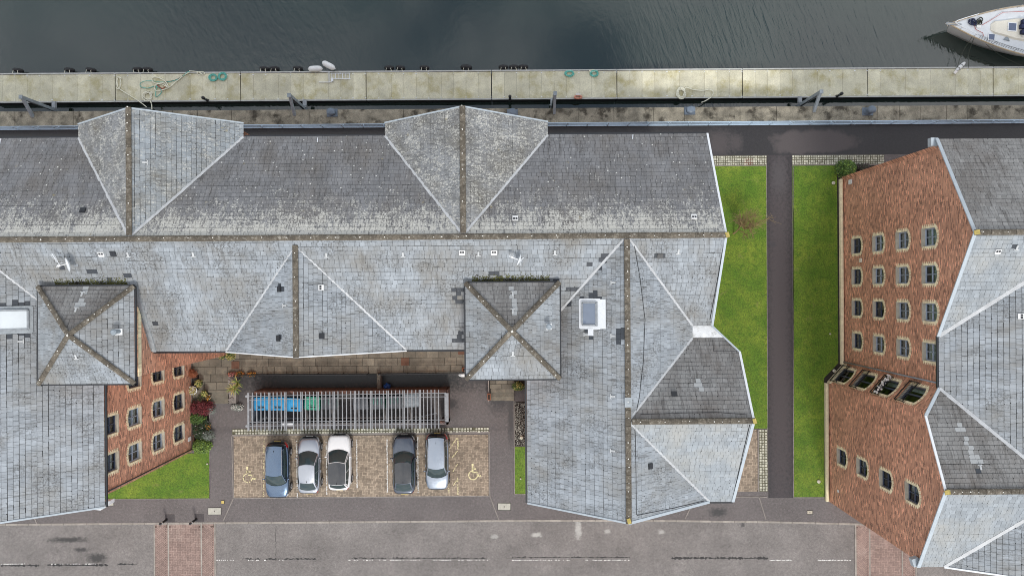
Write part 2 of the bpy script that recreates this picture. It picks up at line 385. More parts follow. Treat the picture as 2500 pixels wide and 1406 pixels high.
def water_mat():
    m, t, b = newmat('harbour_water'); p = t.pos()
    c = t.mix(t.rng(t.noise(.05, p, 3, .5), .35, .65), (.013, .026, .022), (.022, .034, .028))
    t.set(b.inputs['Base Color'], c); b.inputs['Roughness'].default_value = .03
    b.inputs['IOR'].default_value = 1.85
    nz = t.noise(.09, p, 4, .6)
    m1 = t.blob(p, 27, 24, 13, 9, nz, 1.3, .5); m2 = t.blob(p, -24, 24, 8, 9, nz, 1.3, .5)
    w1 = t.noise(1.0, t.mapv(t.mapv(p, rot=(0, 0, rad(-19))), (3.6, .62, 1)), 3, .5, .5)
    w2 = t.noise(1.0, t.mapv(t.mapv(p, rot=(0, 0, rad(-25))), (3.4, 1.0, 1)), 3, .55, .6)
    w3 = t.noise(2.2, p, 3, .5)
    h = t.m('ADD', t.m('ADD', t.m('MULTIPLY', w1, t.m('MULTIPLY', m1, .3)), t.m('MULTIPLY', w2, t.m('MULTIPLY', m2, .3))), t.m('MULTIPLY', w3, .03))
    bn = t.add('ShaderNodeBump', {'Strength': 1.0, 'Distance': .12, 'Height': h}); t.l.new(bn.outputs[0], b.inputs['Normal'])
water_mat()

# ------------------------------------------------------------------ the setting
ZW = -3.4
def sheet(name, poly, z, mat, kind='structure', label=None):
    return MB().add([(x, y, z) for x, y in poly], [tuple(range(len(poly)))]).obj(name, mat, kind=kind, label=label, fix=False)
def xy(pts, z=0.0): return [tuple(P(a, b, z)[:2]) for a, b in pts]
def ccw(poly):
    a = sum(poly[i][0] * poly[(i + 1) % len(poly)][1] - poly[(i + 1) % len(poly)][0] * poly[i][1] for i in range(len(poly)))
    return poly if a > 0 else poly[::-1]
sheet('harbour_water', ccw([(-300, 14.6), (300, 14.6), (300, 330), (-300, 330)]), ZW, 'harbour_water', label='dark rippled harbour water')
QN, QS = 14.17, 13.02
KERB = [(-160, -18.38), (-40, -18.36), (-14.7, -18.34), (1.5, -18.32), (12, -18.4), (21, -18.57), (27.4, -18.78), (34, -18.9), (160, -18.9)]
# ground: everything between the quay and the kerb
g = MB(); g.prism([(-160, 13.3)] + [(x, y) for x, y in KERB] + [(160, 13.3)], -4.6, 0); g.obj('pavement', 'pavement_asphalt', kind='structure', fix=True)
g = MB(); g.add([(x, y - .005, -.12) for x, y in KERB] + [(160, -120, -.12), (-160, -120, -.12)], [tuple(range(len(KERB) + 2))]); g.obj('road', 'road_asphalt', kind='structure', fix=True)
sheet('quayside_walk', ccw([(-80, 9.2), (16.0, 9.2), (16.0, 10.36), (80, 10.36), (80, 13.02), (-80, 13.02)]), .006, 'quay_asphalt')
sheet('footpath', ccw([(20.22, 10.36), (22.2, 10.36), (22.17, -16.72), (20.17, -16.72)]), .006, 'footpath_asphalt')
# quay wall and its coping stones
qw = MB(); qw.box((0, 13.72, -2.66), (160, .84, 5.1)); q = qw.obj('quay_wall', 'quay_stone', label='stone quay wall topped with weathered coping stones', cat='quay wall', kind='thing')
x = -44.0
while x < 46:
    w = R.choice([1.9, 2.6, 3.4, 4.6]) + R.uniform(-.3, .3)
    MB().box((x + w / 2, (QN + QS) / 2 + R.uniform(-.012, .012), -.02 + R.uniform(-.008, .008)), (w - .035, QN - QS, .2)).obj('coping_stone', 'coping', q)
    x += w
# kerb stones
kb = MB(); kb.box((0, -18.6, -.3), (2, .1, .1)); kerb = kb.obj('kerb', 'kerb_concrete', kind='structure')
x = -42.0
def kerb_y(x):
    for (a, b), (c, d) in zip(KERB, KERB[1:]):
        if a <= x <= c: return b + (d - b) * (x - a) / (c - a)
while x < 42:
    a, b = kerb_y(x), kerb_y(x + .91)
    MB().prism([(x + .008, a), (x + .902, b), (x + .902, b - .15), (x + .008, a - .15)], -.3, .012).obj('kerb_stone', 'kerb_concrete', kerb)
    x += .915
# concrete edging strips
def edging(pts, w=.08, z=.03, mat='edging_concrete', name='edging_strip'):
    m = MB()
    for a, b in zip(pts, pts[1:]): m.bar((a[0], a[1], z - .05), (b[0], b[1], z - .05), w, .1)
    return m.obj(name, mat, kind='structure')
edging(xy([(566, 1064), (570, 1216), (545, 1271)])); edging(xy([(1194, 1053), (1196, 1210), (1218, 1268)]))
edging(xy([(570, 1216), (1196, 1210)])); edging(xy([(512, 1000), (512, 1216), (262, 1217)]), .07)
edging(xy([(85, 1265), (90, 1277)])); edging(xy([(1672, 1266), (1690, 1230)])); edging(xy([(1853, 1212), (1870, 1268)]))
edging(xy([(1255, 978), (1256, 1206), (1290, 1206)]), .07, .05); edging(xy([(1937, 1214), (2033, 1214)]), .07)
edging(xy([(1937, 400), (1937, 1214)]), .05); edging(xy([(1871, 400), (1874, 1050)]), .05); edging(xy([(1790, 1212), (1853, 1212), (1873, 1213)]), .08)

# lawns: soil sheet + tufts of blades nobody could count
def lawn(poly, dens=120, label=None):
    poly = ccw(poly)
    g = MB(); g.prism(poly, -.1, .03); g.obj('lawn', 'grass', kind='structure', label=label)
    xs = [p[0] for p in poly]; ys = [p[1] for p in poly]
    def inside(x, y):
        r = False; j = len(poly) - 1
        for i in range(len(poly)):
            if (poly[i][1] > y) != (poly[j][1] > y) and x < (poly[j][0] - poly[i][0]) * (y - poly[i][1]) / (poly[j][1] - poly[i][1]) + poly[i][0]: r = not r
            j = i
        return r
    b = MB(); n = int((max(xs) - min(xs)) * (max(ys) - min(ys)) * dens)
    for _ in range(n):
        x, y = R.uniform(min(xs), max(xs)), R.uniform(min(ys), max(ys))
        if not inside(x, y): continue
        x += R.uniform(-.06, .06); y += R.uniform(-.06, .06)
        a = R.uniform(0, 6.28); l = R.uniform(.03, .075); h = R.uniform(.015, .05); w = R.uniform(.008, .018)
        dx, dy = math.cos(a), math.sin(a)
        b.add([(x - dy * w, y + dx * w, .03), (x + dy * w, y - dx * w, .03), (x + dx * l, y + dy * l, .03 + h)], [(0, 1, 2)])
    b.obj('grass', 'grass', kind='stuff', label='short green grass blades')
lawn([(13.0, 9.55), (20.18, 9.55), (20.14, -11.22), (13.0, -11.22)])
lawn([(22.24, 9.5), (25.75, 9.5), (25.75, -6.1), (24.6, -7.3), (24.6, -16.66), (22.2, -16.66)])
lawn([(-25.2, -12.6), (-24.0, -12.6), (-24.0, -16.45), (-34, -16.45), (-34, -12.9), (-25.2, -12.9)])
lawn(xy([(1256, 1090), (1292, 1090), (1292, 1206), (1256, 1206)]))
sheet('soil_bed', ccw([(25.75, 9.5), (30, 9.5), (30, 8.9), (26, 8.7), (26, -6.1), (25.75, -6.1)]), .03, 'soil')
sheet('soil_bed', ccw([(24.6, -7.3), (25, -7.3), (25, -16.66), (24.6, -16.66)]), .03, 'soil')
sheet('soil_bed', ccw([(26.1, -6.1), (25.75, -6.1), (24.6, -7.3), (25.0, -7.4)]), .034, 'soil')
sheet('soil_bed', ccw(xy([(1255, 980), (1292, 980), (1292, 1088), (1255, 1088)])), .02, 'soil')
sheet('soil_bed', ccw([(-25.2, -8.9), (-24.0, -8.9), (-24.0, -12.7), (-25.2, -12.7)]), .035, 'soil')
gr = MB()
for _ in range(900):
    v = P(R.uniform(1257, 1290), R.uniform(982, 1086)); s = R.uniform(.015, .045)
    gr.box((v.x, v.y, .03), (s, s, s), R.uniform(0, 3))
gr.obj('gravel', 'cover_concrete', kind='stuff', label='pale gravel scattered over dark soil')

# granite setts, laid one by one
def setts(x0, x1, y0, y1, nx, ny, z=.03, mats=('sett_stone',), skip=0.0):
    b = MB(); dx = (x1 - x0) / nx; dy = (y1 - y0) / ny
    base = sheet('sett_strip', ccw([(x0, y0), (x1, y0), (x1, y1), (x0, y1)]), .014, 'sett_joint')
    for i in range(nx):
        for j in range(ny):
            if R.random() < skip: continue
            x = x0 + (i + .5) * dx + R.uniform(-.012, .012); y = y0 + (j + .5) * dy + R.uniform(-.012, .012)
            w = min(dx, dy) * R.uniform(.62, .78)
            b.box((x, y, z - .03 + R.uniform(-.006, .006)), (w, w, .07), R.uniform(-.12, .12))
    b.obj('setts', mats[0], base, kind='stuff')
setts(15.5, 20.2, 9.58, 10.33, 26, 4); setts(22.22, 29.5, 9.58, 10.33, 40, 4)
setts(19.45, 20.12, -16.2, -11.3, 3, 23); setts(-22.2, -1.9, -11.44, -11.0, 92, 2, skip=.05)
edging([(-22.2, -11.5), (-1.9, -11.38)], .12, .04); edging([(19.4, -16.2), (19.4, -11.3)], .09, .04); edging([(15.5, 9.54), (20.2, 9.54)], .06, .04); edging([(22.2, 9.54), (29.5, 9.54)], .06, .04)

# herringbone block paving
def herringbone(name, x0, x1, y0, y1, u, mat, joint, z=.02, border=True, rot45=False, label=None):
    base = sheet(name, ccw([(x0, y0), (x1, y0), (x1, y1), (x0, y1)]), z - .012, joint, label=label)
    b = MB(); gsz = u * .09
    bx = u if border else 0
    X0, X1, Y0, Y1 = x0 + bx, x1 - bx, y0 + bx, y1 - bx
    def put(cx, cy, w, h, rz=0):
        zz = z + R.uniform(-.003, .003)
        ca, sa = math.cos(rz), math.sin(rz); vs = []
        for (i, j) in ((-1, -1), (1, -1), (1, 1), (-1, 1)):
            qx, qy = i * (w - gsz) / 2, j * (h - gsz) / 2; vs.append((cx + qx * ca - qy * sa, cy + qx * sa + qy * ca))
        vs = [(min(max(a, X0), X1), min(max(c, Y0), Y1)) for a, c in vs] if border else vs
        if abs((vs[1][0] - vs[0][0]) * (vs[2][1] - vs[1][1]) - (vs[1][1] - vs[0][1]) * (vs[2][0] - vs[1][0])) < u * u * .12: return
        b.add([(a, c, z - .012) for a, c in vs] + [(a, c, zz) for a, c in vs], [(4, 5, 6, 7), (0, 1, 5, 4), (1, 2, 6, 5), (2, 3, 7, 6), (3, 0, 4, 7)])
    nx = int((x1 - x0) / u) + 2; ny = int((y1 - y0) / u) + 2
    if not rot45:
        for j in range(-2, ny):
            for i in range(-2, nx):
                k = (i - j) % 4
                if k == 0: put(x0 + (i + 1) * u, y0 + (j + .5) * u, 2 * u, u)
                if k == 3: put(x0 + (i + .5) * u, y0 + (j + 1) * u, u, 2 * u)
    else:
        s = math.sqrt(.5); n = int(((x1 - x0) + (y1 - y0)) / u) + 4
        for j in range(-n, n):
            for i in range(-n, n):
                k = (i - j) % 4
                if k not in (0, 3): continue
                a, c = ((i + 1) * u, (j + .5) * u) if k == 0 else ((i + .5) * u, (j + 1) * u)
                cx, cy = x0 + (a - c) * s, y0 + (a + c) * s
                if X0 - u < cx < X1 + u and Y0 - u < cy < Y1 + u: put(cx, cy, 2 * u if k == 0 else u, u if k == 0 else 2 * u, rad(45))
    if border:
        save = (X0, X1, Y0, Y1); X0, X1, Y0, Y1 = x0, x1, y0, y1
        for yy in (y0 + u / 2, y1 - u / 2):
            for i in range(int((x1 - x0) / u)): put(x0 + (i + .5) * u, yy, u, u * .98)
        for xx in (x0 + u / 2, x1 - u / 2):
            for i in range(1, int((y1 - y0) / u) - 1): put(xx, y0 + (i + .5) * u, u, u * .98)
    b.obj('paver_blocks', mat, base, kind='stuff')
    return base
herringbone('car_park', -22.1, -1.95, -16.4, -11.56, .125, 'block_paver', 'paver_joint', label='brown herringbone block paving of the car park')
herringbone('paved_strip', 15.0, 19.33, -16.2, -11.3, .125, 'block_paver', 'paver_joint')
for x0, x1 in ((-28.5, -23.62), (27.05, 31.9)):
    a, c = x0 + 1.15, x1 - 1.12
    for (u0, u1, r45) in ((x0 + .1, a - .06, True), (a + .06, c - .06, False), (c + .06, x1 - .1, True)):
        herringbone('speed_table', u0, u1, -24.5, kerb_y(x0) - .17, .13, 'red_paver', 'red_joint', -.075, True, r45, label='raised pinkish block paving across the road')
    for xx in (x0 + .04, a, c, x1 - .04): edging([(xx, -24.5), (xx, kerb_y(xx) - .16)], .11, -.065, 'kerb_concrete')

# worn paint: dashes broken into flakes
def flakes(a, b, w, mat, z, dens=.75, step=.07, name='painted_line', label=None):
    a, b = Vector(a), Vector(b); L = (b - a).length; dd = (b - a) / L; n = Vector((-dd.y, dd.x, 0)); g = MB(); s = 0
    while s < L:
        if R.random() < dens:
            l = step * R.uniform(.6, 1.15); ww = w * R.uniform(.55, 1.05); o = R.uniform(-.15, .15) * w
            p = a + dd * s + n * o; q = p + dd * l
            g.add([(p - n * ww / 2), (q - n * ww / 2 * R.uniform(.7, 1.1)), (q + n * ww / 2), (p + n * ww / 2 * R.uniform(.7, 1.1))], [(0, 1, 2, 3)])
        s += step
    if g.v:
        g.v = [(v[0], v[1], z) for v in g.v]; return g.obj(name, mat, kind='structure', label=label)
def L2(x0, y0, x1, y1): return P(x0, y0), P(x1, y1)
for px, y0, y1, dn in ((725, 1075, 1212, .85), (797, 1075, 1205, .8), (871, 1070, 1190, .97), (945, 1072, 1200, .97), (1020, 1066, 1200, .93)): flakes(*L2(px, y0, px + 1, y1), .1, 'white_paint', .036, dn, label='worn white line between parking bays')
flakes(*L2(645, 1075, 644, 1212), .09, 'yellow_paint', .036, .6, label='worn yellow line of the left disabled bay')
for q in ((1118, 1068, 1118, 1098), (1096, 1065, 1096, 1205), (1118, 1165, 1118, 1205)): flakes(*L2(*q), .1, 'yellow_paint', .036, .55 if q[0] < 1100 else .85, label='worn yellow hatching of the right disabled bay')
for q in ((1098, 1095, 1116, 1068), (1100, 1122, 1118, 1098), (1106, 1150, 1118, 1130), (1106, 1186, 1117, 1168)): flakes(*L2(*q), .09, 'yellow_paint', .036, .75, label='worn yellow hatching of the right disabled bay')
def wheelchair(cx, cy, worn):
    """painted access symbol, head towards the top"""
    c = P(cx, cy); g = MB(); z = .037; S = .033
    def q(x, y): return (c.x + x * S, c.y + y * S, z)
    def seg(x0, y0, x1, y1, w=3.4):
        n = max(2, int(math.hypot(x1 - x0, y1 - y0) / 2.2))
        for i in range(n):
            if R.random() < worn: continue
            f0, f1 = i / n, (i + 1.02) / n; dx, dy = x1 - x0, y1 - y0; l = math.hypot(dx, dy); nx, ny = -dy / l * w / 2, dx / l * w / 2
            a = (x0 + dx * f0, y0 + dy * f0); b = (x0 + dx * f1, y0 + dy * f1)
            g.add([q(a[0] - nx, a[1] - ny), q(b[0] - nx, b[1] - ny), q(b[0] + nx, b[1] + ny), q(a[0] + nx, a[1] + ny)], [(0, 1, 2, 3)])
    g.add([q(-2 + math.cos(i * .785) * 3, 19 + math.sin(i * .785) * 3) for i in range(8)], [tuple(range(8))])
    seg(-2, 16, -2, 1, 4); seg(-2, 9, 6, 9); seg(-2, 1, 8, 1, 3.5); seg(8, 1, 13, -9); seg(13, -9, 18, -7)
    pts = [(-1 + 10.5 * math.cos(rad(a)), -6 + 10.5 * math.sin(rad(a))) for a in range(105, 370, 16)]
    for a, b in zip(pts, pts[1:]): seg(*a, *b, 2.8)
    g.obj('wheelchair_symbol', 'yellow_paint', kind='structure', label='painted yellow wheelchair symbol in a parking bay')
wheelchair(606, 1160, .3); wheelchair(1156, 1153, .03)
ZR = -.112
for x0, x1, dn in ((525, 570, .5), (600, 690, .25), (850, 1010, .3), (1010, 1190, .35), (1250, 1390, .55), (1430, 1540, .6), (1880, 1932, .95), (1998, 2030, 1), (2032, 2078, .7), (0, 60, .7), (120, 240, .35)):
    flakes(P(x0, 1368 if x0 > 500 else 1378), P(x1, 1368 if x0 > 500 else 1377), .09, 'white_paint', ZR, dn, label='worn white centre line of the road')
def crack(x0, x1, y, w, dn, step=3):
    g = MB(); x = x0
    pts = []
    while x <= x1:
        ww = w * R.uniform(.3, 1.1) * (1 if R.random() < dn else .25); yy = y + R.uniform(-1.0, 1.0)
        a, b = P(x, yy - ww), P(x, yy + ww); pts.append((a, b)); x += step
    vs = [(v.x, v.y, ZR - .004) for pr in pts for v in pr]
    g.add(vs, [(2 * i, 2 * i + 1, 2 * i + 3, 2 * i + 2) for i in range(len(pts) - 1)])
    g.obj('tar_crack', 'tar', kind='structure', label='dark tar along the middle of the road')
crack(0, 95, 1381, 3, .7); crack(112, 262, 1380, 3.4, .75); crack(285, 335, 1378, 2.5, .6); crack(590, 770, 1365, 2, .6); crack(850, 1190, 1363, 2, .55); crack(1250, 1540, 1361, 1.7, .6); crack(1640, 1880, 1363, 3.6, .75)
g = MB()
for i in range(14):
    a = P(672 + R.uniform(-2, 2), 1285 + i * 6); b = P(672 + R.uniform(-2, 2), 1291 + i * 6); g.bar((a.x, a.y, ZR - .004), (b.x, b.y, ZR - .004), .025, .004)
g.obj('tar_crack', 'tar', kind='structure')

# flagstone terrace in the courtyard with its steps
TZ = .5
m = MB(); m.prism(xy([(440, 840), (1145, 832), (1145, 911), (557, 916), (557, 952), (440, 952)], TZ), -.1, TZ - .03); ter = m.obj('terrace', 'dark_joint', kind='structure', label='raised flagstone terrace of the courtyard')
def flags(parent, x0, x1, y0, y1, z, first=0):
    row = 0; y = y1
    while y > y0 + .1:
        h = min(.6, y - y0); x = x0 - (.46 if row % 2 else 0)
        while x < x1 - .05:
            w = .92; a, b = max(x, x0), min(x + w, x1)
            if b - a > .1:
                mt = 'red_tile' if False else 'flagstone'
                MB().box(((a + b) / 2, y - h / 2, z - .03 + R.uniform(-.006, .006)), (b - a - .025, h - .025, .06), R.uniform(-.004, .004)).obj('paving_slab', mt, parent)
            x += w
        y -= h; row += 1
flags(ter, -25.1, -2.45, -6.62, -3.62, TZ); flags(ter, -24.6, -22.05, -7.85, -6.62, TZ)
for px, py in ((575, 891), (989, 883), (1128, 856)):
    v = P(px, py, TZ); MB().box((v.x, v.y, TZ + .008), (.62, .6, .03)).obj('inspection_cover', 'red_tile', ter)
for i, (a, b) in enumerate(((952, 958), (958, 971), (971, 985))):
    z = TZ - .02 - .13 * i
    MB().prism(xy([(470 - (i > 0) * 2, a), (557, a), (557, b), (470, b)], z), -.05, z).obj('step', 'flagstone', ter)
m = MB(); m.prism(xy([(1192, 925), (1288, 925), (1288, 949), (1192, 949)], TZ), -.1, TZ - .03); ter2 = m.obj('entrance_landing', 'dark_joint', kind='structure')
v0, v1 = P(1196, 949, TZ), P(1256, 900, TZ); flags(ter2, v0.x, v1.x, v0.y, v1.y, TZ)
for i, (a, b) in enumerate(((949, 958), (958, 968), (968, 978))):
    z = TZ - .02 - .13 * i
    MB().prism(xy([(1198, a), (1255, a), (1255, b), (1198, b)], z), -.05, z).obj('step', 'flagstone', ter2)
m = MB(); m.box((*P(1193, 952, .3)[:2], .3), (.09, 1.7, .75)); m.obj('step_wall', 'edging_concrete', ter2)

# ------------------------------------------------------------------ buildings
def clip(poly, planes):
    for (nx, ny, d) in planes:      # keep nx*x + ny*y <= d
        out = []
        for i in range(len(poly)):
            a, b = poly[i - 1], poly[i]; da = nx * a[0] + ny * a[1] - d; db = nx * b[0] + ny * b[1] - d
            if (da <= 0) != (db <= 0):
                t = da / (da - db); out.append((a[0] + (b[0] - a[0]) * t, a[1] + (b[1] - a[1]) * t))
            if db <= 0: out.append(b)
        poly = out
        if len(poly) < 3: return []
    return poly
# photo rectangles in which slates were replaced by newer dark ones
DARK = [(142, 649, 152, 656), (217, 660, 230, 668), (308, 668, 320, 676), (262, 680, 277, 690), (375, 782, 387, 790),
 (1470, 619, 1482, 628), (1463, 629, 1477, 638), (1442, 641, 1456, 648), (1461, 655, 1470, 664), (1196, 663, 1222, 672), (1190, 674, 1202, 682),
 (1216, 674, 1228, 682), (1184, 683, 1212, 689), (1247, 683, 1260, 689), (1350, 683, 1362, 688), (1388, 702, 1412, 712), (1108, 705, 1132, 714), (1115, 716, 1128, 724),
 (1108, 726, 1117, 734), (1116, 735, 1135, 743), (1120, 812, 1131, 822), (1100, 832, 1135, 838), (1416, 728, 1428, 737), (1438, 716, 1460, 724), (1450, 710, 1459, 736), (1460, 728, 1469, 737),
 (1417, 797, 1427, 803), (1427, 800, 1448, 814), (1438, 814, 1448, 830), (1504, 808, 1515, 834), (1514, 802, 1525, 830), (1384, 738, 1396, 744), (1604, 620, 1616, 628),
 (0, 738, 20, 752), (34, 738, 70, 752), (10, 800, 30, 830), (34, 806, 68, 818), (2388, 1146, 2396, 1154), (683, 702, 690, 714), (680, 818, 688, 832), (2470, 596, 2480, 603)]
PALE = [(2338, 1030, 2352, 1056), (2350, 1060, 2366, 1086), (2364, 1088, 2380, 1116), (2376, 1115, 2394, 1136), (1246, 702, 1258, 785), (197, 702, 212, 716), (188, 728, 203, 752), (1702, 944, 1716, 958), (1696, 926, 1706, 940)]
class Building:
    def __init__(s, name, label, loc):
        s.root = thing(name, label, 'building', loc, world=True); s.slates = []; s.slopes = []; s.geo = []
    def part(s, mb, name, mat, label=None, kind=None, smooth=False, fix=True):
        return mb.obj(name, mat, s.root, label=label, kind=kind, smooth=smooth, fix=fix)
    def slope(s, poly, mat, ex=.27, w=.305, thick=.14):
        poly = [Vector(p) for p in poly]
        n = Vector((0, 0, 0))
        for i in range(len(poly)): n += poly[i].cross(poly[(i + 1) % len(poly)])
        n.normalize()
        if n.z < 0: n = -n; poly = poly[::-1]
        u = Vector((0, 0, 1)).cross(n).normalized(); v = n.cross(u)
        o = poly[0]
        q = [((p - o).dot(u), (p - o).dot(v)) for p in poly]
        a = sum(q[i - 1][0] * q[i][1] - q[i][0] * q[i - 1][1] for i in range(len(q)))
        if a < 0: q = q[::-1]
        pl = []
        for i in range(len(q)):
            (x0, y0), (x1, y1) = q[i - 1], q[i]; nx, ny = y1 - y0, -(x1 - x0); l = math.hypot(nx, ny)
            if l > 1e-6: pl.append((nx / l, ny / l, (nx * x0 + ny * y0) / l))
        W = lambda x, y, h: o + u * x + v * y + n * h
        s.geo.append((o, u, v, n, pl)); deck = MB(); k = len(q)
        deck.add([W(x, y, 0) for x, y in q] + [W(x, y, -thick) for x, y in q], [tuple(range(k)), tuple(range(2 * k - 1, k - 1, -1))] + [(i, (i + 1) % k, k + (i + 1) % k, k + i) for i in range(k)])
        d = s.part(deck, 'roof_slope', 'roof_felt'); si = len(s.slopes); s.slopes.append((d, mat))
        x0, x1 = min(p[0] for p in q), max(p[0] for p in q); y0, y1 = min(p[1] for p in q), max(p[1] for p in q)
        row = 0; y = y0 - .02
        while y < y1:
            x = x0 - w * (1 + .5 * (row % 2)) + R.uniform(-.02, .02); yo = y + R.uniform(-.006, .006)
            while x < x1:
                ww = w * R.uniform(.9, 1.1)
                if R.random() < .03: ww *= 1.6
                g = R.uniform(.008, .019); dy = R.choice((0, 0, 0, R.uniform(-.012, .012))); sk = R.uniform(-.006, .006)
                hg = R.uniform(.01, .018); r = [(x + g * .7, yo + dy + hg), (x + ww - g * .2, yo + dy + hg + sk), (x + ww - g * .2, yo + ex - .004), (x + g * .7, yo + ex - .004)]
                if R.random() < .25: k = R.uniform(.02, .06); r = [r[0], (r[1][0] - k, r[1][1]), (r[1][0], r[1][1] + k), r[2], r[3]]
                c = clip(r, pl)
                if len(c) >= 3:
                    ar = abs(sum(c[i - 1][0] * c[i][1] - c[i][0] * c[i - 1][1] for i in range(len(c)))) / 2
                    if ar > .004:
                        hh = R.uniform(.014, .024)
                        top = [W(px, py, .004 + hh * max(0, 1 - (py - yo) / ex)) for px, py in c]
                        bot = [W(px, py, -.002) for px, py in c]
                        cen = sum(top, Vector()) / len(top); ix, iy = pxof(cen)
                        tone = min(1, max(.1, R.gauss(.5, .17)))
                        if any(a0 - 2 <= ix <= a2 + 2 and b0 - 1.5 <= iy <= b2 + 1.5 for a0, b0, a2, b2 in DARK): tone = 0.0
                        elif any(a0 <= ix <= a2 and b0 <= iy <= b2 for a0, b0, a2, b2 in PALE): tone = 1.2
                        vis = -20 < ix < 2520 and -20 < iy < 1426
                        to = (Vector((0, 0, H)) - cen); sz = ar * n.dot(to.normalized()) / to.length ** 2 if vis else 0
                        if tone == 0: sz *= 3
                        s.slates.append((sz, si, top, bot, [(px, py) for px, py in c], tone))
                x += ww
            y += ex; row += 1
        return W
    def finish(s, most=300):
        s.slates.sort(key=lambda q: -q[0])
        mats = []
        rest = MB()
        for k, (sz, si, top, bot, uv, tone) in enumerate(s.slates):
            d, mat = s.slopes[si]; n = len(top)
            fs = [tuple(range(n))] + [(n + i, n + (i + 1) % n, (i + 1) % n, i) for i in range(n)]
            if k < most:
                b = MB(); b.add(top + bot, fs); b.att = [tone] * len(fs)
                for i in range(n): b.uv[i] = uv[i]; b.uv[n + i] = uv[i]
                b.obj('slate', mat, d)
            else:
                if mat not in mats: mats.append(mat)
                b0 = len(rest.v); rest.add(top + bot, fs, mats.index(mat)); rest.att += [tone] * len(fs)
                for i in range(n): rest.uv[b0 + i] = uv[i]; rest.uv[b0 + n + i] = uv[i]
        rest.obj('slates', mats, s.root, kind='stuff')
    def ridge(s, a, b, tile=.46, w=.168, end=True):
        """half-round ridge or hip tiles, one object each, with a dab of mortar at every joint"""
        a, b = Vector(a), Vector(b); L = (b - a).length; d = (b - a) / L; n = max(1, round(L / tile)); st = L / n
        x = d.cross(Vector((0, 0, 1))).normalized(); y = x.cross(d)
        for i in range(n):
            g = MB(); p = a + d * (i * st); q = a + d * ((i + .985) * st); h0 = R.uniform(.0, .012); vs = []
            for e, (pp, hh) in enumerate(((p, .02), (q, .0))):
                for k in range(6):
                    an = math.pi * k / 5; vs.append(pp + x * (math.cos(an) * w) + y * (math.sin(an) * .085 + h0 + hh - .015))
            g.add(vs, [(k, k + 1, 7 + k, 6 + k) for k in range(5)] + [(5, 4, 3, 2, 1, 0), (6, 7, 8, 9, 10, 11)])
            t = g.obj('ridge_tile', 'ridge_clay', s.root)
            if i % 3 == 0 or R.random() < .2:
                e = MB(); c = q + x * R.uniform(-.03, .03) + y * .088; k2 = R.uniform(.6, 1.1); e.box(c, (.06 * k2, .055 * k2, .03), R.uniform(0, 3)); e.obj('mortar_dab', 'mortar_white', t)
    def strip(s, pts, w, name, mat, h=.03, lift=.03, ragged=0, label=None):
        """flat metal or mortar strip along a line of points"""
        g = MB()
        for a, b in zip(pts, pts[1:]):
            a, b = Vector(a), Vector(b); n = max(1, int((b - a).length / (.3 if ragged else 50)))
            for i in range(n):
                p = a.lerp(b, i / n); q = a.lerp(b, (i + 1) / n); ww = w * (1 + R.uniform(-ragged, ragged))
                up = Vector((0, 0, lift + (R.uniform(0, .008) if ragged else 0))); g.bar(p + up, q + up, ww, h)
        return s.part(g, name, mat, label)
    def wall(s, outline, o, u, wins=(), mat='brick', depth=.16, th=.3, name='wall'):
        """brick wall in the plane through o along u (horizontal) and up, seen from the side u x up points away from; real openings"""
        o, u = Vector(o), Vector(u).normalized(); z = Vector((0, 0, 1)); n = u.cross(z)
        W = lambda a, b, d=0: o + u * a + z * b + n * d
        holes = []
        for wi in wins:
            c, z0, w, h, ar = wi[:5]; hole = [(c - w / 2, z0), (c + w / 2, z0), (c + w / 2, z0 + h - ar)]
            for k in range(1, 6): hole.append((c + w / 2 - w * k / 6, z0 + h - ar + ar * math.sin(math.pi * k / 6) ** .8))
            hole.append((c - w / 2, z0 + h - ar)); holes.append(hole)
        loops = [[W(a, b) for a, b in outline]] + [[W(a, b) for a, b in hl] for hl in holes]
        flat = [p for l in loops for p in l]; uvs = list(outline) + [p for hl in holes for p in hl]
        tris = geometry.tessellate_polygon(loops)
        g = MB(); k = len(flat); g.v = [tuple(p) for p in flat]
        for t3 in tris:
            a, b, c = (flat[i] for i in t3)
            if (b - a).cross(c - a).dot(n) < 0: t3 = t3[::-1]
            g.f.append(list(t3)); g.mi.append(0)
        for i, q in enumerate(uvs): g.uv[i] = q
        i0 = len(outline)
        for hl in holes:                                    # reveals
            m = len(hl); b0 = len(g.v); g.v += [tuple(W(a, b, -depth)) for a, b in hl]
            for i, q in enumerate(hl): g.uv[b0 + i] = (q[0] + .1, q[1])
            for i in range(m): g.f.append([i0 + i, i0 + (i + 1) % m, b0 + (i + 1) % m, b0 + i]); g.mi.append(1)
            i0 += m
        b0 = len(g.v); m = len(outline); a0, a1 = min(q[0] for q in outline), max(q[0] for q in outline); g.v += [tuple(W(min(max(a, a0 + th), a1 - th), b, -th)) for a, b in outline]      # thickness
        for i, q in enumerate(outline): g.uv[b0 + i] = q
        for i in range(m): g.f.append([i, b0 + i, b0 + (i + 1) % m, (i + 1) % m]); g.mi.append(0)
        wo = g.obj(name, [mat, 'pale_stone'], s.root)
        for wi, hl in zip(wins, holes): s.window(W, wi, hl, u, n, z, depth)
        return W
    def window(s, W, wi, hl, u, n, z, depth):
        c, z0, w, h, ar = wi[:5]; opt = wi[5] if len(wi) > 5 else {}
        fm = opt.get('frame', 'frame_blue'); fw = .075; fd = .07
        g = MB(); d0 = -depth + .015
        def bar(a, b, w2): g.bar(W(a[0], a[1], d0 - fd / 2), W(b[0], b[1], d0 - fd / 2), w2, fd, up=n)
        inner = hl
        bar((c - w / 2 + fw / 2, z0), (c - w / 2 + fw / 2, z0 + h - ar * .6), fw); bar((c + w / 2 - fw / 2, z0), (c + w / 2 - fw / 2, z0 + h - ar * .6), fw)
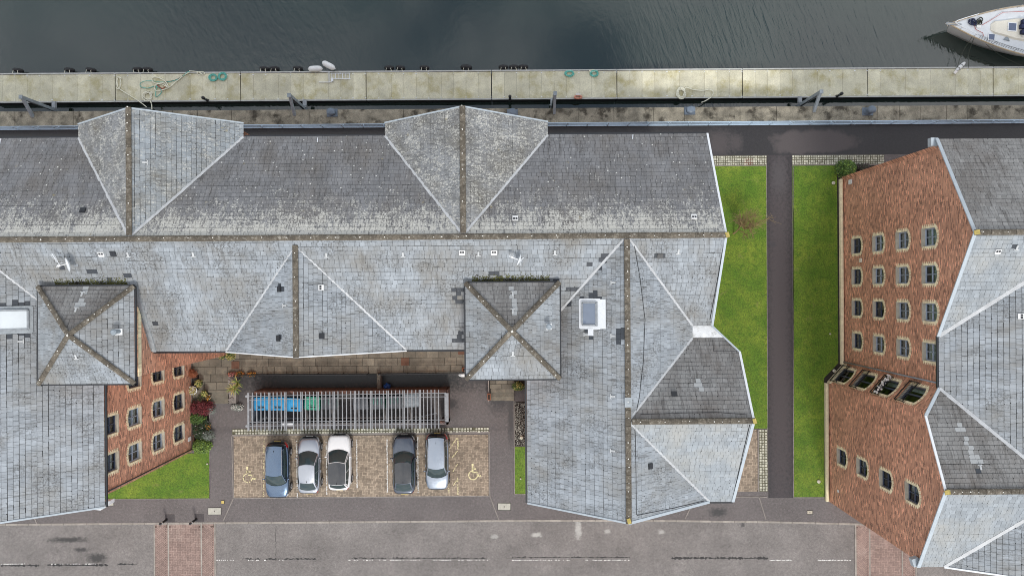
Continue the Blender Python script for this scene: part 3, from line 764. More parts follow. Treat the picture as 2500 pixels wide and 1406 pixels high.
        bar((c - w / 2 + fw, z0 + .06), (c + w / 2 - fw, z0 + .06), .12)
        top = hl[2:]
        for a, b in zip(top, top[1:]): bar((a[0], a[1] - .05), (b[0], b[1] - .05), .1)
        if not opt.get('door'):
            bar((c - w / 2 + fw, z0 + h * .5), (c + w / 2 - fw, z0 + h * .5), .07)
            bar((c, z0 + .12), (c, z0 + h - .1), .045)
        else: bar((c, z0 + .12), (c, z0 + h - .1), .1)
        wo = g.obj('window', fm, s.root)
        gl = MB(); gl.add([W(a, b, d0 - fd + .01) for a, b in hl], [tuple(range(len(hl)))]); gl.obj('pane', 'window_glass', wo)
        bx = MB(); e = .02; q = [(c - w / 2 - e, z0 - e), (c + w / 2 + e, z0 - e), (c + w / 2 + e, z0 + h + e), (c - w / 2 - e, z0 + h + e)]
        f = [W(a, b, d0 - fd - .004) for a, b in q] + [W(a, b, -1.1) for a, b in q]
        bx.add(f, [(4, 5, 6, 7), (0, 1, 5, 4), (1, 2, 6, 5), (2, 3, 7, 6), (3, 0, 4, 7)]); bx.obj('room', 'room_dark', wo)
        cu = opt.get('curtain')
        if cu:
            m2 = MB(); a0, a1, b0, b1 = cu; X0, X1 = c - w / 2 + w * a0, c - w / 2 + w * a1; N = 8
            m2.grid(lambda i, j: W(X0 + (X1 - X0) * i, z0 + h * (b0 + (b1 - b0) * j), d0 - fd - .1 - .03 * (round(i * N) % 2)), N, 1); m2.obj('curtain', 'curtain', wo)
        if opt.get('plain'): return
        ys = MB(); tk = .035; y = z0 - .02; i = 0                     # pale brick surround: toothed jambs and an arch of voussoirs
        while y < z0 + h - ar - .02:
            hh = min(.1, z0 + h - ar - y)
            for sgn in (-1, 1):
                l = .24 if i % 2 == 0 else .13; x = c + sgn * (w / 2 + l / 2)
                ys.bar(W(x - l / 2, y + hh / 2, -.01), W(x + l / 2, y + hh / 2, -.01), hh - .012, tk, up=n)
            y += .1; i += 1
        arch = [(c + w / 2 + .1, z0 + h - ar)] + hl[2:] + [(c - w / 2 - .1, z0 + h - ar)]
        pts = hl[2:]
        for a, b in zip(pts, pts[1:]):
            for k in range(2):
                p = (a[0] + (b[0] - a[0]) * (k + .5) / 2, a[1] + (b[1] - a[1]) * (k + .5) / 2); dx, dz = b[0] - a[0], b[1] - a[1]; l = math.hypot(dx, dz); nx, nz = dz / l, -dx / l
                if nz < 0: nx, nz = -nx, -nz
                ys.bar(W(p[0], p[1], -.01), W(p[0] + nx * .22, p[1] + nz * .22, -.01), l / 2 - .012, tk, up=n)
        for sgn in (-1, 1): ys.bar(W(c + sgn * (w / 2 + .0), z0 + h - ar + .05, -.012), W(c + sgn * (w / 2 + .2), z0 + h - ar + .05, -.012), .12, tk, up=n)
        ys.obj('brick_surround', 'yellow_brick', wo)
        if not opt.get('door'):
            si = MB(); si.bar(W(c - w / 2 - .04, z0 + .012, -depth / 2 + .03), W(c + w / 2 + .04, z0 + .012, -depth / 2 + .03), .09, depth + .06, up=n); si.obj('sill', 'pale_stone', wo)

m, t, b = newmat('window_glass')
t.n.remove(b)
fr = t.add('ShaderNodeFresnel', {'IOR': 1.7}); gg = t.add('ShaderNodeBsdfGlossy', {'Roughness': .02, 'Color': (1, 1, 1)}); tr = t.add('ShaderNodeBsdfTransparent', {'Color': (.75, .85, .82)})
mx = t.add('ShaderNodeMixShader', {0: fr.outputs[0]}); t.l.new(tr.outputs[0], mx.inputs[1]); t.l.new(gg.outputs[0], mx.inputs[2]); t.l.new(mx.outputs[0], t.n['Material Output'].inputs[0])
M('dark_glass', (.012, .02, .02), .04, .1, 2, 0, 30, spec=.9)

# ---- the long main building
A = Building('quayside_apartments', 'long slate roofed brick apartment block with cross gables, two small towers and projecting wings', (-9, -4, 0))
RZ, EZ = 15.6, 12.0
Y0 = 2.9
N_, S_ = 'slate_north', 'slate_south'
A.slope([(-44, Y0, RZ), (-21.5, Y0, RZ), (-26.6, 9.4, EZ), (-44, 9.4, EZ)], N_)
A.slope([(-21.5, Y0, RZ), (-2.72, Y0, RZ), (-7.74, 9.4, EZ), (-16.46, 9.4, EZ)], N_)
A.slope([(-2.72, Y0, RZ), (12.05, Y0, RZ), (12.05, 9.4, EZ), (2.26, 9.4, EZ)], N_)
for xr, xw, xe, yr in ((-21.5, -26.6, -16.46, 10.22), (-2.72, -7.74, 2.26, 10.17)):
    A.slope([(xw, yr, EZ), (xr, yr, RZ), (xr, Y0, RZ), (xw, 9.4, EZ)], 'slate_gable')
    A.slope([(xe, yr, EZ), (xr, yr, RZ), (xr, Y0, RZ), (xe, 9.4, EZ)], 'slate_gable' if xr > -10 else 'slate_gable_east')
A.slope([(-31, Y0, RZ), (-22, Y0, RZ), (-22, -3.75, EZ), (-25.14, -3.75, EZ)], S_)
A.slope([(-22, Y0, RZ), (-12.25, Y0, RZ), (-12.25, 2.44, 15.35), (-17.6, -3.75, EZ), (-22, -3.75, EZ)], S_)
A.slope([(-12.25, Y0, RZ), (6.48, Y0, RZ), (.88, -3.75, EZ), (-6.53, -3.75, EZ), (-12.25, 2.44, 15.35)], S_)
A.slope([(6.48, Y0, RZ), (12.05, Y0, RZ), (12.05, -2.35, 12.757), (10.88, -2.35, 12.757)], S_)
A.slope([(-12.25, 2.44, 15.35), (-12.25, -3.8, 15.35), (-17.6, -3.8, EZ), (-17.6, -3.75, EZ)], 'slate_west')
A.slope([(-12.25, 2.44, 15.35), (-12.25, -3.8, 15.35), (-6.53, -3.8, EZ), (-6.53, -3.75, EZ)], 'slate_west')
# west wing
A.slope([(-31, Y0, RZ), (-31, -13.29, RZ), (-25.14, -13.29, EZ), (-25.14, -3.75, EZ)], 'slate_west', .285)
A.slope([(-31, Y0, RZ), (-31, -13.29, RZ), (-36.9, -13.29, EZ), (-36.9, -3.75, EZ)], 'slate_west', .285)
# east wing and its projecting gable
A.slope([(6.48, Y0, RZ), (6.48, -13.2, RZ), (.88, -13.2, EZ), (.88, -3.75, EZ)], 'slate_west', .285)
A.slope([(6.48, Y0, RZ), (10.88, -2.35, 12.757), (10.88, -3.09, 12.757), (6.48, -7.55, RZ)], 'slate_west')
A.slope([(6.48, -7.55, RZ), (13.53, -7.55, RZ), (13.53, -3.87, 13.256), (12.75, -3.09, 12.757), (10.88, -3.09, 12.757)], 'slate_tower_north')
A.slope([(6.48, -7.55, RZ), (6.48, -13.2, RZ), (12.05, -13.2, EZ)], 'slate_west')
A.slope([(6.48, -7.55, RZ), (12.05, -13.2, EZ), (13.53, -13.2, EZ), (13.53, -7.55, RZ)], 'slate_pale')
g = MB(); g.add([(10.88, -2.35, 12.76), (12.05, -2.35, 12.76), (12.79, -3.09, 12.76), (10.88, -3.09, 12.76)], [(0, 1, 2, 3)]); A.part(g, 'lead_gutter', 'lead_white')
g = MB(); g.prism([(10.86, -2.4), (11.9, -2.4), (12.6, -3.1), (10.86, -3.1)], 12.0, 12.75); A.part(g, 'gutter_base', 'roof_felt')
# towers
TE = 14.6
for (x0, x1, y0, y1, apx, apy) in ((-27.35, -21.81, -5.36, .25, -24.56, -2.44), (-2.68, 2.73, -5.24, .3, -.02, -2.38)):
    ap = (apx, apy, 16.2)
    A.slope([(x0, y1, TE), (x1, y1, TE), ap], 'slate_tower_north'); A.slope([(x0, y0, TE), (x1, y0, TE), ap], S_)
    A.slope([(x0, y0, TE), (x0, y1, TE), ap], 'slate_tower'); A.slope([(x1, y0, TE), (x1, y1, TE), ap], 'slate_tower')
    for cx, cy in ((x0, y0), (x1, y0), (x0, y1), (x1, y1)): A.ridge((cx, cy, TE + .03), (apx, apy, 16.25), .42, .15)
    g = MB(); gw = .09
    for a, b in (((x0, y0), (x1, y0)), ((x1, y0), (x1, y1)), ((x1, y1), (x0, y1)), ((x0, y1), (x0, y0))):
        ex = Vector((b[1] - a[1], a[0] - b[0], 0)).normalized() * .05; g.bar((a[0] + ex.x, a[1] + ex.y, TE - .06), (b[0] + ex.x, b[1] + ex.y, TE - .06), gw, .1)
    A.part(g, 'gutter', 'gutter_dark')
    wx0, wx1, wy0, wy1 = x0 + .38, x1 - .42, y0 + .28, y1 - .4
    for (o, u, L) in (((wx1, wy0, 0), (0, 1, 0), wy1 - wy0), ((wx0, wy0, 0), (1, 0, 0), wx1 - wx0), ((wx0, wy1, 0), (0, -1, 0), wy1 - wy0), ((wx1, wy1, 0), (-1, 0, 0), wx1 - wx0)):
        A.wall([(0, 0), (L, 0), (L, TE), (0, TE)], o, u)
    g = MB(); g.box((wx1 + .012, (wy0 + wy1) / 2, 13.35), (.06, wy1 - wy0 + .02, .32)); A.part(g, 'string_course', 'yellow_brick') if x0 < -20 else None
    if x0 < -20:
        y = wy0
        while y < wy1 - .1: g = MB(); y += .115
        g = MB()
        for i in range(int((wy1 - wy0) / .115)): g.box((wx1 + .05, wy0 + .06 + i * .115, 13.35), (.03, .1, .3))
        A.part(g, 'soldier_course', 'yellow_brick')
# ridges
A.ridge((-42, Y0, RZ + .03), (12.15, Y0, RZ + .03)); A.ridge((-21.5, 3.1, RZ + .03), (-21.5, 10.3, RZ + .03)); A.ridge((-2.72, 3.1, RZ + .03), (-2.72, 10.25, RZ + .03))
A.ridge((-12.25, 2.5, 15.38), (-12.25, -3.86, 15.38)); A.ridge((6.48, 2.7, RZ + .03), (6.48, -13.28, RZ + .03)); A.ridge((6.7, -7.55, RZ + .03), (13.6, -7.55, RZ + .03))
for v in ((13.56, -7.55, RZ + .13), (12.1, Y0, RZ + .13), (6.48, -13.1, RZ + .13)): g = MB(); g.box(v, (.2, .3, .03), .3); A.part(g, 'ridge_end_mortar', 'lichen_yellow')
g = MB(); g.box((6.48, -6.45, RZ + .115), (.4, .55, .03)); A.part(g, 'ridge_saddle', 'lead_grey')
# valleys
for pts, w, rg in (([(-26.6, 9.4, EZ), (-21.5, Y0 + .1, RZ)], .2, .35), ([(-16.46, 9.4, EZ), (-21.5, Y0 + .1, RZ)], .2, .12), ([(-7.74, 9.4, EZ), (-2.72, Y0 + .1, RZ)], .19, .35), ([(2.26, 9.4, EZ), (-2.72, Y0 + .1, RZ)], .2, .12),
                   ([(-17.6, -3.75, EZ), (-12.4, 2.3, 15.25)], .16, .1), ([(-6.53, -3.75, EZ), (-12.1, 2.3, 15.25)], .15, .3), ([(2.73, -1.55, 13.2), (6.4, 2.8, 15.55)], .17, .2),
                   ([(-30.2, 2.0, 15.1), (-27.3, -1.3, 13.32)], .16, .15), ([(6.6, 2.75, 15.52), (10.88, -2.35, 12.757)], .15, .15), ([(10.88, -3.09, 12.757), (6.56, -7.45, RZ - .05)], .16, .15), ([(6.6, -7.65, 15.52), (12.05, -13.2, EZ)], .18, .12)):
    A.strip(pts, w * .8, 'valley_flashing', 'lead', .02, .03, rg)
# verges, fascias and gutters
for pts, w, mt in (([(12.07, Y0, RZ), (12.07, 9.42, EZ)], .12, 'white_metal'), ([(12.07, Y0, RZ), (12.07, -2.35, 12.757)], .14, 'fascia_blue'), ([(13.55, -7.55, RZ), (13.55, -3.87, 13.256)], .13, 'white_metal'), ([(13.55, -7.55, RZ), (13.5, -13.22, EZ)], .17, 'fascia_blue'),
                   ([(13.53, -3.87, 13.256), (12.05, -2.35, 12.757)], .1, 'fascia_blue'), ([(-22.0, .2, 14.1), (-22.0, -3.78, EZ)], .22, 'lead_grey'), ([(.86, -13.22, EZ), (6.48, -13.26, RZ)], .1, 'fascia_blue'), ([(6.48, -13.26, RZ), (12.05, -13.22, EZ)], .16, 'fascia_blue'),
                   ([(-25.14, -13.3, EZ), (-31, -13.3, RZ)], .1, 'fascia_blue'), ([(-17.62, -3.82, EZ), (-12.25, -3.84, 15.35)], .07, 'white_metal'), ([(-12.25, -3.84, 15.35), (-6.51, -3.82, EZ)], .07, 'white_metal'),
                   ([(-26.62, 10.24, EZ), (-21.5, 10.26, RZ)], .08, 'fascia_blue'), ([(-21.5, 10.26, RZ), (-16.44, 10.24, EZ)], .08, 'fascia_blue'), ([(-7.76, 10.2, EZ), (-2.72, 10.22, RZ)], .08, 'fascia_blue'), ([(-2.72, 10.22, RZ), (2.28, 10.2, EZ)], .08, 'fascia_blue')):
    A.strip(pts, w, 'verge_trim', mt, .05, .03)
for a, b in (((-44, 9.46), (-26.65, 9.46)), ((-16.4, 9.46), (-7.8, 9.46)), ((2.32, 9.46), (12.05, 9.46)), ((-22.1, -3.82), (-17.6, -3.82)), ((-6.5, -3.82), (-2.7, -3.82)), ((-25.06, -5.3), (-25.06, -13.3)), ((.8, -5.2), (.8, -13.2)), ((12.1, -13.27), (13.5, -13.27))):
    g = MB(); g.bar((a[0], a[1], EZ - .07), (b[0], b[1], EZ - .07), .11, .1); A.part(g, 'gutter', 'gutter_dark')
g = MB(); g.prism([(-25.5, -13.55), (-24.95, -13.2), (-24.95, -12.98), (-25.9, -13.1), (-25.9, -13.5)], 11.3, 11.85, bottom=True); A.part(g, 'kneeler_stone', 'white_metal')
# walls (east wall of the west wing carries the windows that show)
cu1, cu2 = (.05, .95, .1, .95), (.1, .9, .5, .95)
wins = []
for yc, rows in ((-8.42, (0, 1, 2, 3)), (-10.78, (0, 1, 2, 3)), (-5.9, (0, 1, 2))):
    for k in rows:
        z0 = (1.75, 4.75, 7.8, 10.5)[k]; h = 1.55 if k < 3 else 1.3
        wins.append((yc + 12.62, z0, 1.12, h, .16 if k < 3 else .05, dict(frame='frame_grey' if k in (1, 2) and yc < -8 else 'frame_blue', curtain=[(.5, .95, .1, .95), cu1, cu2][(k + int(abs(yc))) % 3])))
A.wall([(0, 0), (9, 0), (9, 11.9), (0, 11.9)], (-25.17, -12.62, 0), (0, 1, 0), wins)
A.wall([(0, 0), (11.6, 0), (11.6, 11.9), (5.8, 15.4), (0, 11.9)], (-36.77, -12.62, 0), (1, 0, 0))
A.wall([(0, 0), (9, 0), (9, 11.9), (0, 11.9)], (-36.77, -3.6, 0), (0, -1, 0))
for x0, x1 in ((-25.17, -17.6), (-17.6, -6.5), (-6.5, 1.1)):
    pk = [(0, 0), (x1 - x0, 0), (x1 - x0, 11.9)] + ([((x1 - x0) / 2, 15.2)] if x0 == -17.6 else []) + [(0, 11.9)]; A.wall(pk, (x0, -3.55, 0), (1, 0, 0))
A.wall([(0, 0), (9.4, 0), (9.4, 11.9), (0, 11.9)], (1.1, -3.55, 0), (0, -1, 0)); A.wall([(0, 0), (12.2, 0), (12.2, 11.9), (11, 11.9), (5.4, 15.4), (0, 11.9)], (1.1, -12.95, 0), (1, 0, 0))
A.wall([(0, 0), (8.9, 0), (8.9, 13.2), (5.4, 15.4), (0, 11.9)], (13.3, -12.95, 0), (0, 1, 0)); A.wall([(0, 0), (2.1, 0), (2.1, 12.5), (0, 13.0)], (13.3, -4.05, 0), (-.7, .7, 0))
A.wall([(0, 0), (11.6, 0), (11.6, 11.9), (5.3, 15.4), (0, 12.6)], (11.8, -2.5, 0), (0, 1, 0))
for x0, x1 in ((-44, -26.3), (-26.3, -16.8), (-16.8, -7.45), (-7.45, 1.95), (1.95, 11.8)):
    gb = x0 in (-26.3, -7.45); L = x1 - x0; A.wall([(0, 0), (L, 0), (L, 11.9)] + ([(L / 2, 15.2)] if gb else []) + [(0, 11.9)], (x1, 9.95 if gb else 9.1, 0), (-1, 0, 0))
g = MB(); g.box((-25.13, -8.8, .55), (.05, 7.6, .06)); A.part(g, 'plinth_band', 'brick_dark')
g = MB(); g.tube([(-25.1, -12.42, 11.8), (-25.1, -12.42, .2)], .045); A.part(g, 'downpipe', 'gutter_dark', smooth=True)
g = MB(); v = Vector((-25.12, -11.55, 1.0)); g.box(v, (.03, .32, .45)); A.part(g, 'wall_plate', 'white_plastic')
# moss in the gutters behind the towers
for xa, xb, y in ((-26.6, -22.4, .33), (-2.3, 2.2, .38)):
    g = MB()
    for _ in range(800):
        x = R.uniform(xa, xb); yy = y + abs(R.gauss(0, .17)); s = R.uniform(.02, .045); z = RZ - (Y0 - yy) * .5414 + .02
        g.lathe([(s, 0), (s * .8, s * .2), (s * .2, s * .28)], (x, yy, z), 5)
    g.obj('moss', 'moss', A.root, kind='stuff')

# roof fittings, all parts of the building
def roof_at(bld, px, py):
    """point, eave, up-slope and normal directions of the roof under a photo pixel"""
    e = Vector((0, 0, H)); d = P(px, py, 0) - e; best = None
    for (o, u, v, n, pl) in bld.geo:
        k = (o - e).dot(n) / d.dot(n); p = e + d * k; a, b = (p - o).dot(u), (p - o).dot(v)
        if all(nx * a + ny * b <= dd + .02 for nx, ny, dd in pl) and (best is None or p.z > best[0].z): best = (p, u, v, n)
    return best
def on_roof(bld, px, py):
    r = roof_at(bld, px, py)
    if r is None: raise ValueError('no roof at %s %s' % (px, py))
    p, u, v, n = r
    return lambda a, b, c: p + u * a + v * b + n * c
def frame_bar(g, W, a, b, w, h, m=0):
    n = (W(0, 0, 1) - W(0, 0, 0)); g.bar(W(*a), W(*b), w, h, m, up=n)
def tile_vent(bld, px, py, mat='white_plastic'):
    """square slate vent with two louvred slots"""
    W = on_roof(bld, px, py); g = MB()
    frame_bar(g, W, (0, -.15, .05), (0, .15, .05), .32, .07); t = g.obj('roof_vent', mat, bld.root)
    for a in (-.07, .07):
        g = MB(); frame_bar(g, W, (a, -.02, .088), (a, .1, .088), .11, .01); g.obj('vent_slot', 'gutter_dark', t)
M('vent_grey', (.5, .51, .51), .6, .2, 6)
def tee_vent(bld, px, py):
    """small white soaker: a flat foot with a raised tongue up the slope"""
    W = on_roof(bld, px, py); g = MB()
    frame_bar(g, W, (0, -.17, .045), (0, -.11, .045), .26, .03); frame_bar(g, W, (0, -.11, .05), (0, .14, .04), .1, .04); g.obj('roof_vent', 'vent_grey', bld.root)
def cowl(bld, px, py):
    W = on_roof(bld, px, py); g = MB(); frame_bar(g, W, (-.18, 0, .04), (.18, 0, .04), .36, .05); t = g.obj('flue', 'white_plastic', bld.root)
    c = W(.02, 0, 0); g = MB(); g.lathe([(.13, 0), (.13, .45), (.17, .46), (.17, .55), (.1, .62)], c, 14); g.obj('cowl', 'steel_grey', t, smooth=False)
def skylight(bld, px, py, w, h, glass, side):
    W = on_roof(bld, px, py); g = MB()
    for a, b, ww in (((-w / 2, -h / 2, .1), (-w / 2, h / 2, .1), .1), ((w / 2, -h / 2, .1), (w / 2, h / 2, .1), .1), ((-w / 2, -h / 2, .1), (w / 2, -h / 2, .1), .1), ((-w / 2, h / 2, .1), (w / 2, h / 2, .1), .1)): frame_bar(g, W, a, b, ww, .12)
    t = g.obj('roof_window', 'galvanised', bld.root)
    g = MB(); frame_bar(g, W, (0, -h / 2, .1), (0, h / 2, .1), w, .03); g.obj('pane', glass, t)
    fl = MB(); mat = 'white_metal' if side else 'lead_grey'
    for a, b, ww in (((-w / 2 - .14, -h / 2 - .2, .04), (-w / 2 - .14, h / 2 + .2, .04), .2), ((w / 2 + .14, -h / 2 - .2, .04), (w / 2 + .14, h / 2 + .2, .04), .2), ((-w / 2 - .2, h / 2 + .2 + side * .1, .045), (w / 2 + .2, h / 2 + .2 + side * .1, .045), .26 + side * .24), ((-w / 2 - .2, -h / 2 - .16, .045), (w / 2 + .2, -h / 2 - .16, .045), .2)): frame_bar(fl, W, a, b, ww, .02)
    if side: frame_bar(fl, W, (w / 2 + .2, .05, .06), (w / 2 + .62, .05, .06), .35, .02)
    fl.obj('flashing', mat, t)
M('skylight_white', (.72, .76, .78), .12, .03, 2, 0, coat=.5); M('skylight_blue', (.2, .24, .31), .06, .05, 2, 0, spec=.9)
def pixel_line(bld, pts, r, name, mat, lift=.03, z=None):
    out = []
    for (a, b), (c, d) in zip(pts, pts[1:]):
        for k in range(6):
            px, py = a + (c - a) * k / 6, b + (d - b) * k / 6; q = roof_at(bld, px, py)
            if q: out.append(q[0] + q[3] * lift)
    q = roof_at(bld, *pts[-1])
    if q: out.append(q[0] + q[3] * lift)
    g = MB(); g.tube(out, r, 5); return g.obj(name, mat, bld.root)
for q in ((1258, 534), (1694, 530), (248, 620), (1128, 616), (1206, 616)): tile_vent(A, *q)
for q in ((277, 619), (203, 514), (683, 706), (681, 826), (785, 820), (1611, 624), (1587, 1137), (1646, 962)): tile_vent(A, *q, mat='gutter_dark')
tile_vent(A, 783, 702)
for q in ((313, 621), (472, 620), (797, 622), (984, 620), (1168, 619), (1355, 616), (1656, 614), (201, 719), (186, 757), (186, 870), (1252, 718), (1252, 760), (1252, 862), (1498, 690), (1432, 817), (1498, 820), (1497, 967), (1497, 1100), (1272, 1120), (353, 397), (50, 833), (696, 746)):
    if q not in ((1272, 1120),): tee_vent(A, *q)
cowl(A, 290, 810); cowl(A, 1339, 797)
skylight(A, 32, 781, 1.12, 1.4, 'skylight_white', 0); skylight(A, 1441, 766, 1.3, .9, 'skylight_blue', 1)
pixel_line(A, [(1548, 600), (1562, 680), (1574, 780), (1570, 880), (1560, 970), (1552, 1010)], .016, 'lightning_cable', 'cable_black')
pixel_line(A, [(1550, 1045), (1552, 1150), (1553, 1255)], .016, 'lightning_cable', 'cable_black'); pixel_line(A, [(1554, 1257), (1640, 1240), (1718, 1222)], .016, 'lightning_cable', 'cable_black')
pixel_line(A, [(1766, 600), (1750, 690), (1733, 780)], .02, 'lightning_cable', 'cable_black'); pixel_line(A, [(1740, 830), (1742, 858), (1800, 858)], .012, 'lightning_cable', 'cable_black')
pixel_line(A, [(1830, 1036), (1810, 1120), (1788, 1218)], .02, 'lightning_cable', 'cable_black'); pixel_line(A, [(1562, 1012), (1660, 1008), (1750, 1006), (1822, 1012)], .012, 'lightning_cable', 'cable_black')
for pts in ([(776, 338), (775, 348)], [(1545, 330), (1544, 340)], [(3, 340), (0, 352)]): pixel_line(A, pts, .03, 'snow_hook', 'white_metal')
# white lichen streaks washed down below the tower vents are in the slate itself; a few pale slates on the projecting gable
A.finish()

# ---- the building on the right
Bd = Building('gabled_apartments', 'brick apartment block with a windowed gable wall and stacked balcony doors beside the lawn', (29, -4, 0))
GZ = 12.2
Bd.slope([(26.1, 2.95, RZ), (46, 2.95, RZ), (46, 8.93, GZ), (26.1, 8.93, GZ)], 'slate_tower_north')
Bd.slope([(26.1, 2.95, RZ), (33.4, 2.95, RZ), (26.1, -3.1, GZ)], 'slate_pale')
Bd.slope([(26.1, -3.1, GZ), (26.1, -6.3, GZ), (31.67, -11.87, 14.8), (33.4, -11.87, 15.61), (33.4, 2.95, 15.61)], 'slate_west', .3)
Bd.slope([(24.85, -11.85, 14.8), (31.67, -11.87, 14.8), (26.1, -6.3, GZ), (24.85, -7.86, 12.92)], 'slate_tower_north')
Bd.slope([(24.85, -11.85, 14.8), (32.2, -11.85, 14.8), (26.4, -17.25, 12.1), (24.85, -17.25, 12.1)], 'slate_pale')
Bd.slope([(26.4, -17.25, 12.1), (33.4, -17.25, 15.37), (33.4, -11.85, 15.37), (32.2, -11.85, 14.8)], 'slate_west', .3)
Bd.ridge((26.0, 2.95, RZ + .03), (46, 2.95, RZ + .03)); Bd.ridge((24.78, -11.85, 14.83), (31.8, -11.85, 14.83))
for pts, w, rg in (([(26.1, -3.1, GZ), (33.4, 2.95, RZ)], .22, .1), ([(26.1, -6.3, GZ), (31.67, -11.87, 14.8)], .2, .12), ([(26.4, -17.25, 12.1), (32.2, -11.85, 14.8)], .2, .12)): Bd.strip(pts, w, 'valley_flashing', 'lead', .03, .05, rg)
for pts, w, mt in (([(26.06, 8.97, GZ), (26.06, 2.95, RZ)], .2, 'fascia_blue'), ([(26.06, 2.95, RZ), (26.06, -3.14, GZ)], .2, 'fascia_blue'), ([(26.1, -6.3, GZ), (24.82, -7.84, 12.92)], .2, 'fascia_blue'), ([(24.82, -7.84, 12.92), (24.82, -11.85, 14.8)], .14, 'white_metal'), ([(24.82, -11.85, 14.8), (24.82, -17.27, 12.1)], .22, 'fascia_blue'), ([(26.4, -17.28, 12.1), (33.4, -17.28, 15.37)], .1, 'white_metal')): Bd.strip(pts, w, 'verge_trim', mt, .06, .03)
g = MB(); g.bar((26.04, -3.1, GZ - .06), (26.04, -6.3, GZ - .06), .12, .1); Bd.part(g, 'gutter', 'gutter_dark')
for c, rz in (((25.95, 8.78, 12.0), 0), ((24.72, -17.0, 11.9), .3)): g = MB(); g.box(c, (.42, .5, .35), rz); Bd.part(g, 'kneeler_stone', 'fascia_blue')
for v in ((26.1, 2.95, RZ + .12), (24.85, -11.85, 14.93)): g = MB(); g.box(v, (.32, .26, .03), .2); Bd.part(g, 'ridge_end_mortar', 'lichen_yellow')
wins = []; k = 0
for j, yc in enumerate((3.02, .68, -1.7, -4.2)):
    for i, (z0, h, ar) in enumerate(((1.45, 1.4, .22), (4.5, 1.42, .22), (7.52, 1.45, .22), (10.45, 1.5, .22))):
        cu = [None, (.05, .5, .1, .95), None, (.1, .95, .05, .95)][(i * 3 + j * 5) % 4]
        if (i + 2 * j) % 5: cu = (.05, .95, .05, .95)  # full-width curtains added so the panes read paler, standing in for missing reflections
        wins.append((8.55 - yc, z0, 1.12, h, ar, dict(frame='frame_blue' if i == 0 or (i == 1 and j == 2) else 'frame_grey', curtain=cu or ((.45, .95, .05, .95) if (i + j) % 2 else (.1, .9, .45, .95)))))
X1 = 26.2
Bd.wall([(0, 0), (14.75, 0), (14.75, GZ - .1), (11.65, GZ - .1), (5.65, RZ - .15), (0, GZ)], (X1, 8.55, 0), (0, -1, 0), wins)
# splayed corner with four balcony doors one above the other
c0, c1 = Vector((X1, -6.2, 0)), Vector((24.95, -7.62, 0)); uu = (c1 - c0); LL = uu.length
WC = Bd.wall([(0, 0), (LL, 0), (LL, 12.8), (0, 12.1)], c0, uu, [(LL / 2, z0, 1.2, 2.05, .25, dict(door=1, curtain=cu)) for z0, cu in ((.35, None), (3.35, None), (6.35, (.05, .3, .1, .9)), (9.35, (.0, .25, 0, .95)))])
wins = [(i0 + 17.05 - 17.05 + (13.02 - 7.62), z0, 1.12, h, .24, dict(frame='frame_blue', curtain=(.05, .5, .1, .9) if q else None)) for i0, z0, h, q in ((0, 1.5, 1.4, 0), (0, 4.5, 1.42, 1), (0, 7.55, 1.45, 0), (0, 10.6, 1.45, 1))]
Bd.wall([(0, 0), (9.4, 0), (9.4, 12.0), (4.2, 14.65), (0, 12.8)], (24.95, -7.62, 0), (0, -1, 0), wins)
Bd.wall([(0, 0), (15, 0), (15, 12), (8.5, 15.2), (1.6, 12), (0, 12)], (24.95, -17.02, 0), (1, 0, 0)); Bd.wall([(0, 0), (20, 0), (20, 12), (0, 12)], (46, 8.55, 0), (-1, 0, 0))
# juliet balcony rails
for z0 in (.3, 3.3, 6.3, 9.3):
    g = MB(); o = .16
    for zz in (z0 + .06, z0 + 1.02): g.bar(WC(LL / 2 - .78, zz, o), WC(LL / 2 + .78, zz, o), .05, .05)
    for sx in (-.78, .78): g.bar(WC(LL / 2 + sx, z0, o), WC(LL / 2 + sx, z0 + 1.05, o), .05, .05); g.bar(WC(LL / 2 + sx, z0 + 1.0, 0), WC(LL / 2 + sx, z0 + 1.0, o), .04, .04); g.bar(WC(LL / 2 + sx, z0 + .06, 0), WC(LL / 2 + sx, z0 + .06, o), .04, .04)
    r = g.obj('balcony_rail', 'black_metal', Bd.root)
    for i in range(12):
        g = MB(); a = LL / 2 - .7 + i * 1.4 / 11; g.bar(WC(a, z0 + .06, o), WC(a, z0 + 1.02, o), .018); g.obj('baluster', 'black_metal', r)
FB = WC(LL / 2, 6.9, .3)
g = MB(); g.box((25.93, 1.1, .28), (.14, 14.6, .1)); g.box((26.0, 1.1, .12), (.24, 14.6, .24)); Bd.part(g, 'plinth_course', 'yellow_brick')
g = MB(); g.box((24.68, -12.3, .28), (.14, 9.3, .1)); g.box((24.75, -12.3, .12), (.24, 9.3, .24)); Bd.part(g, 'plinth_course', 'yellow_brick')
g = MB(); g.bar(WC(-.05, .28, .05), WC(LL + .05, .28, .05), .1, .5); Bd.part(g, 'plinth_course', 'yellow_brick')
g = MB(); g.tube([(26.1, -6.0, 12.0), (26.1, -6.0, .2)], .05); Bd.part(g, 'downpipe', 'steel_grey', smooth=True)
g = MB(); v = (26.14, 8.0, 1.35); g.box(v, (.05, .35, .5)); Bd.part(g, 'wall_plate', 'white_plastic')
g = MB(); g.box((26.1, 1.9, 2.9), (.14, .3, .2)); Bd.part(g, 'wall_lamp', 'lamp_white'); g = MB(); g.box((24.88, -15.7, 1.7), (.06, .2, .2)); Bd.part(g, 'wall_vent', 'white_plastic')
for q in ((2435, 614), (2492, 772)): tile_vent(Bd, *q)
tee_vent(Bd, 2482, 604); tee_vent(Bd, 2393, 1141)
pl = MB()
for a, b in (((2345, 1030), (2395, 1138)),):
    pass
Bd.finish()

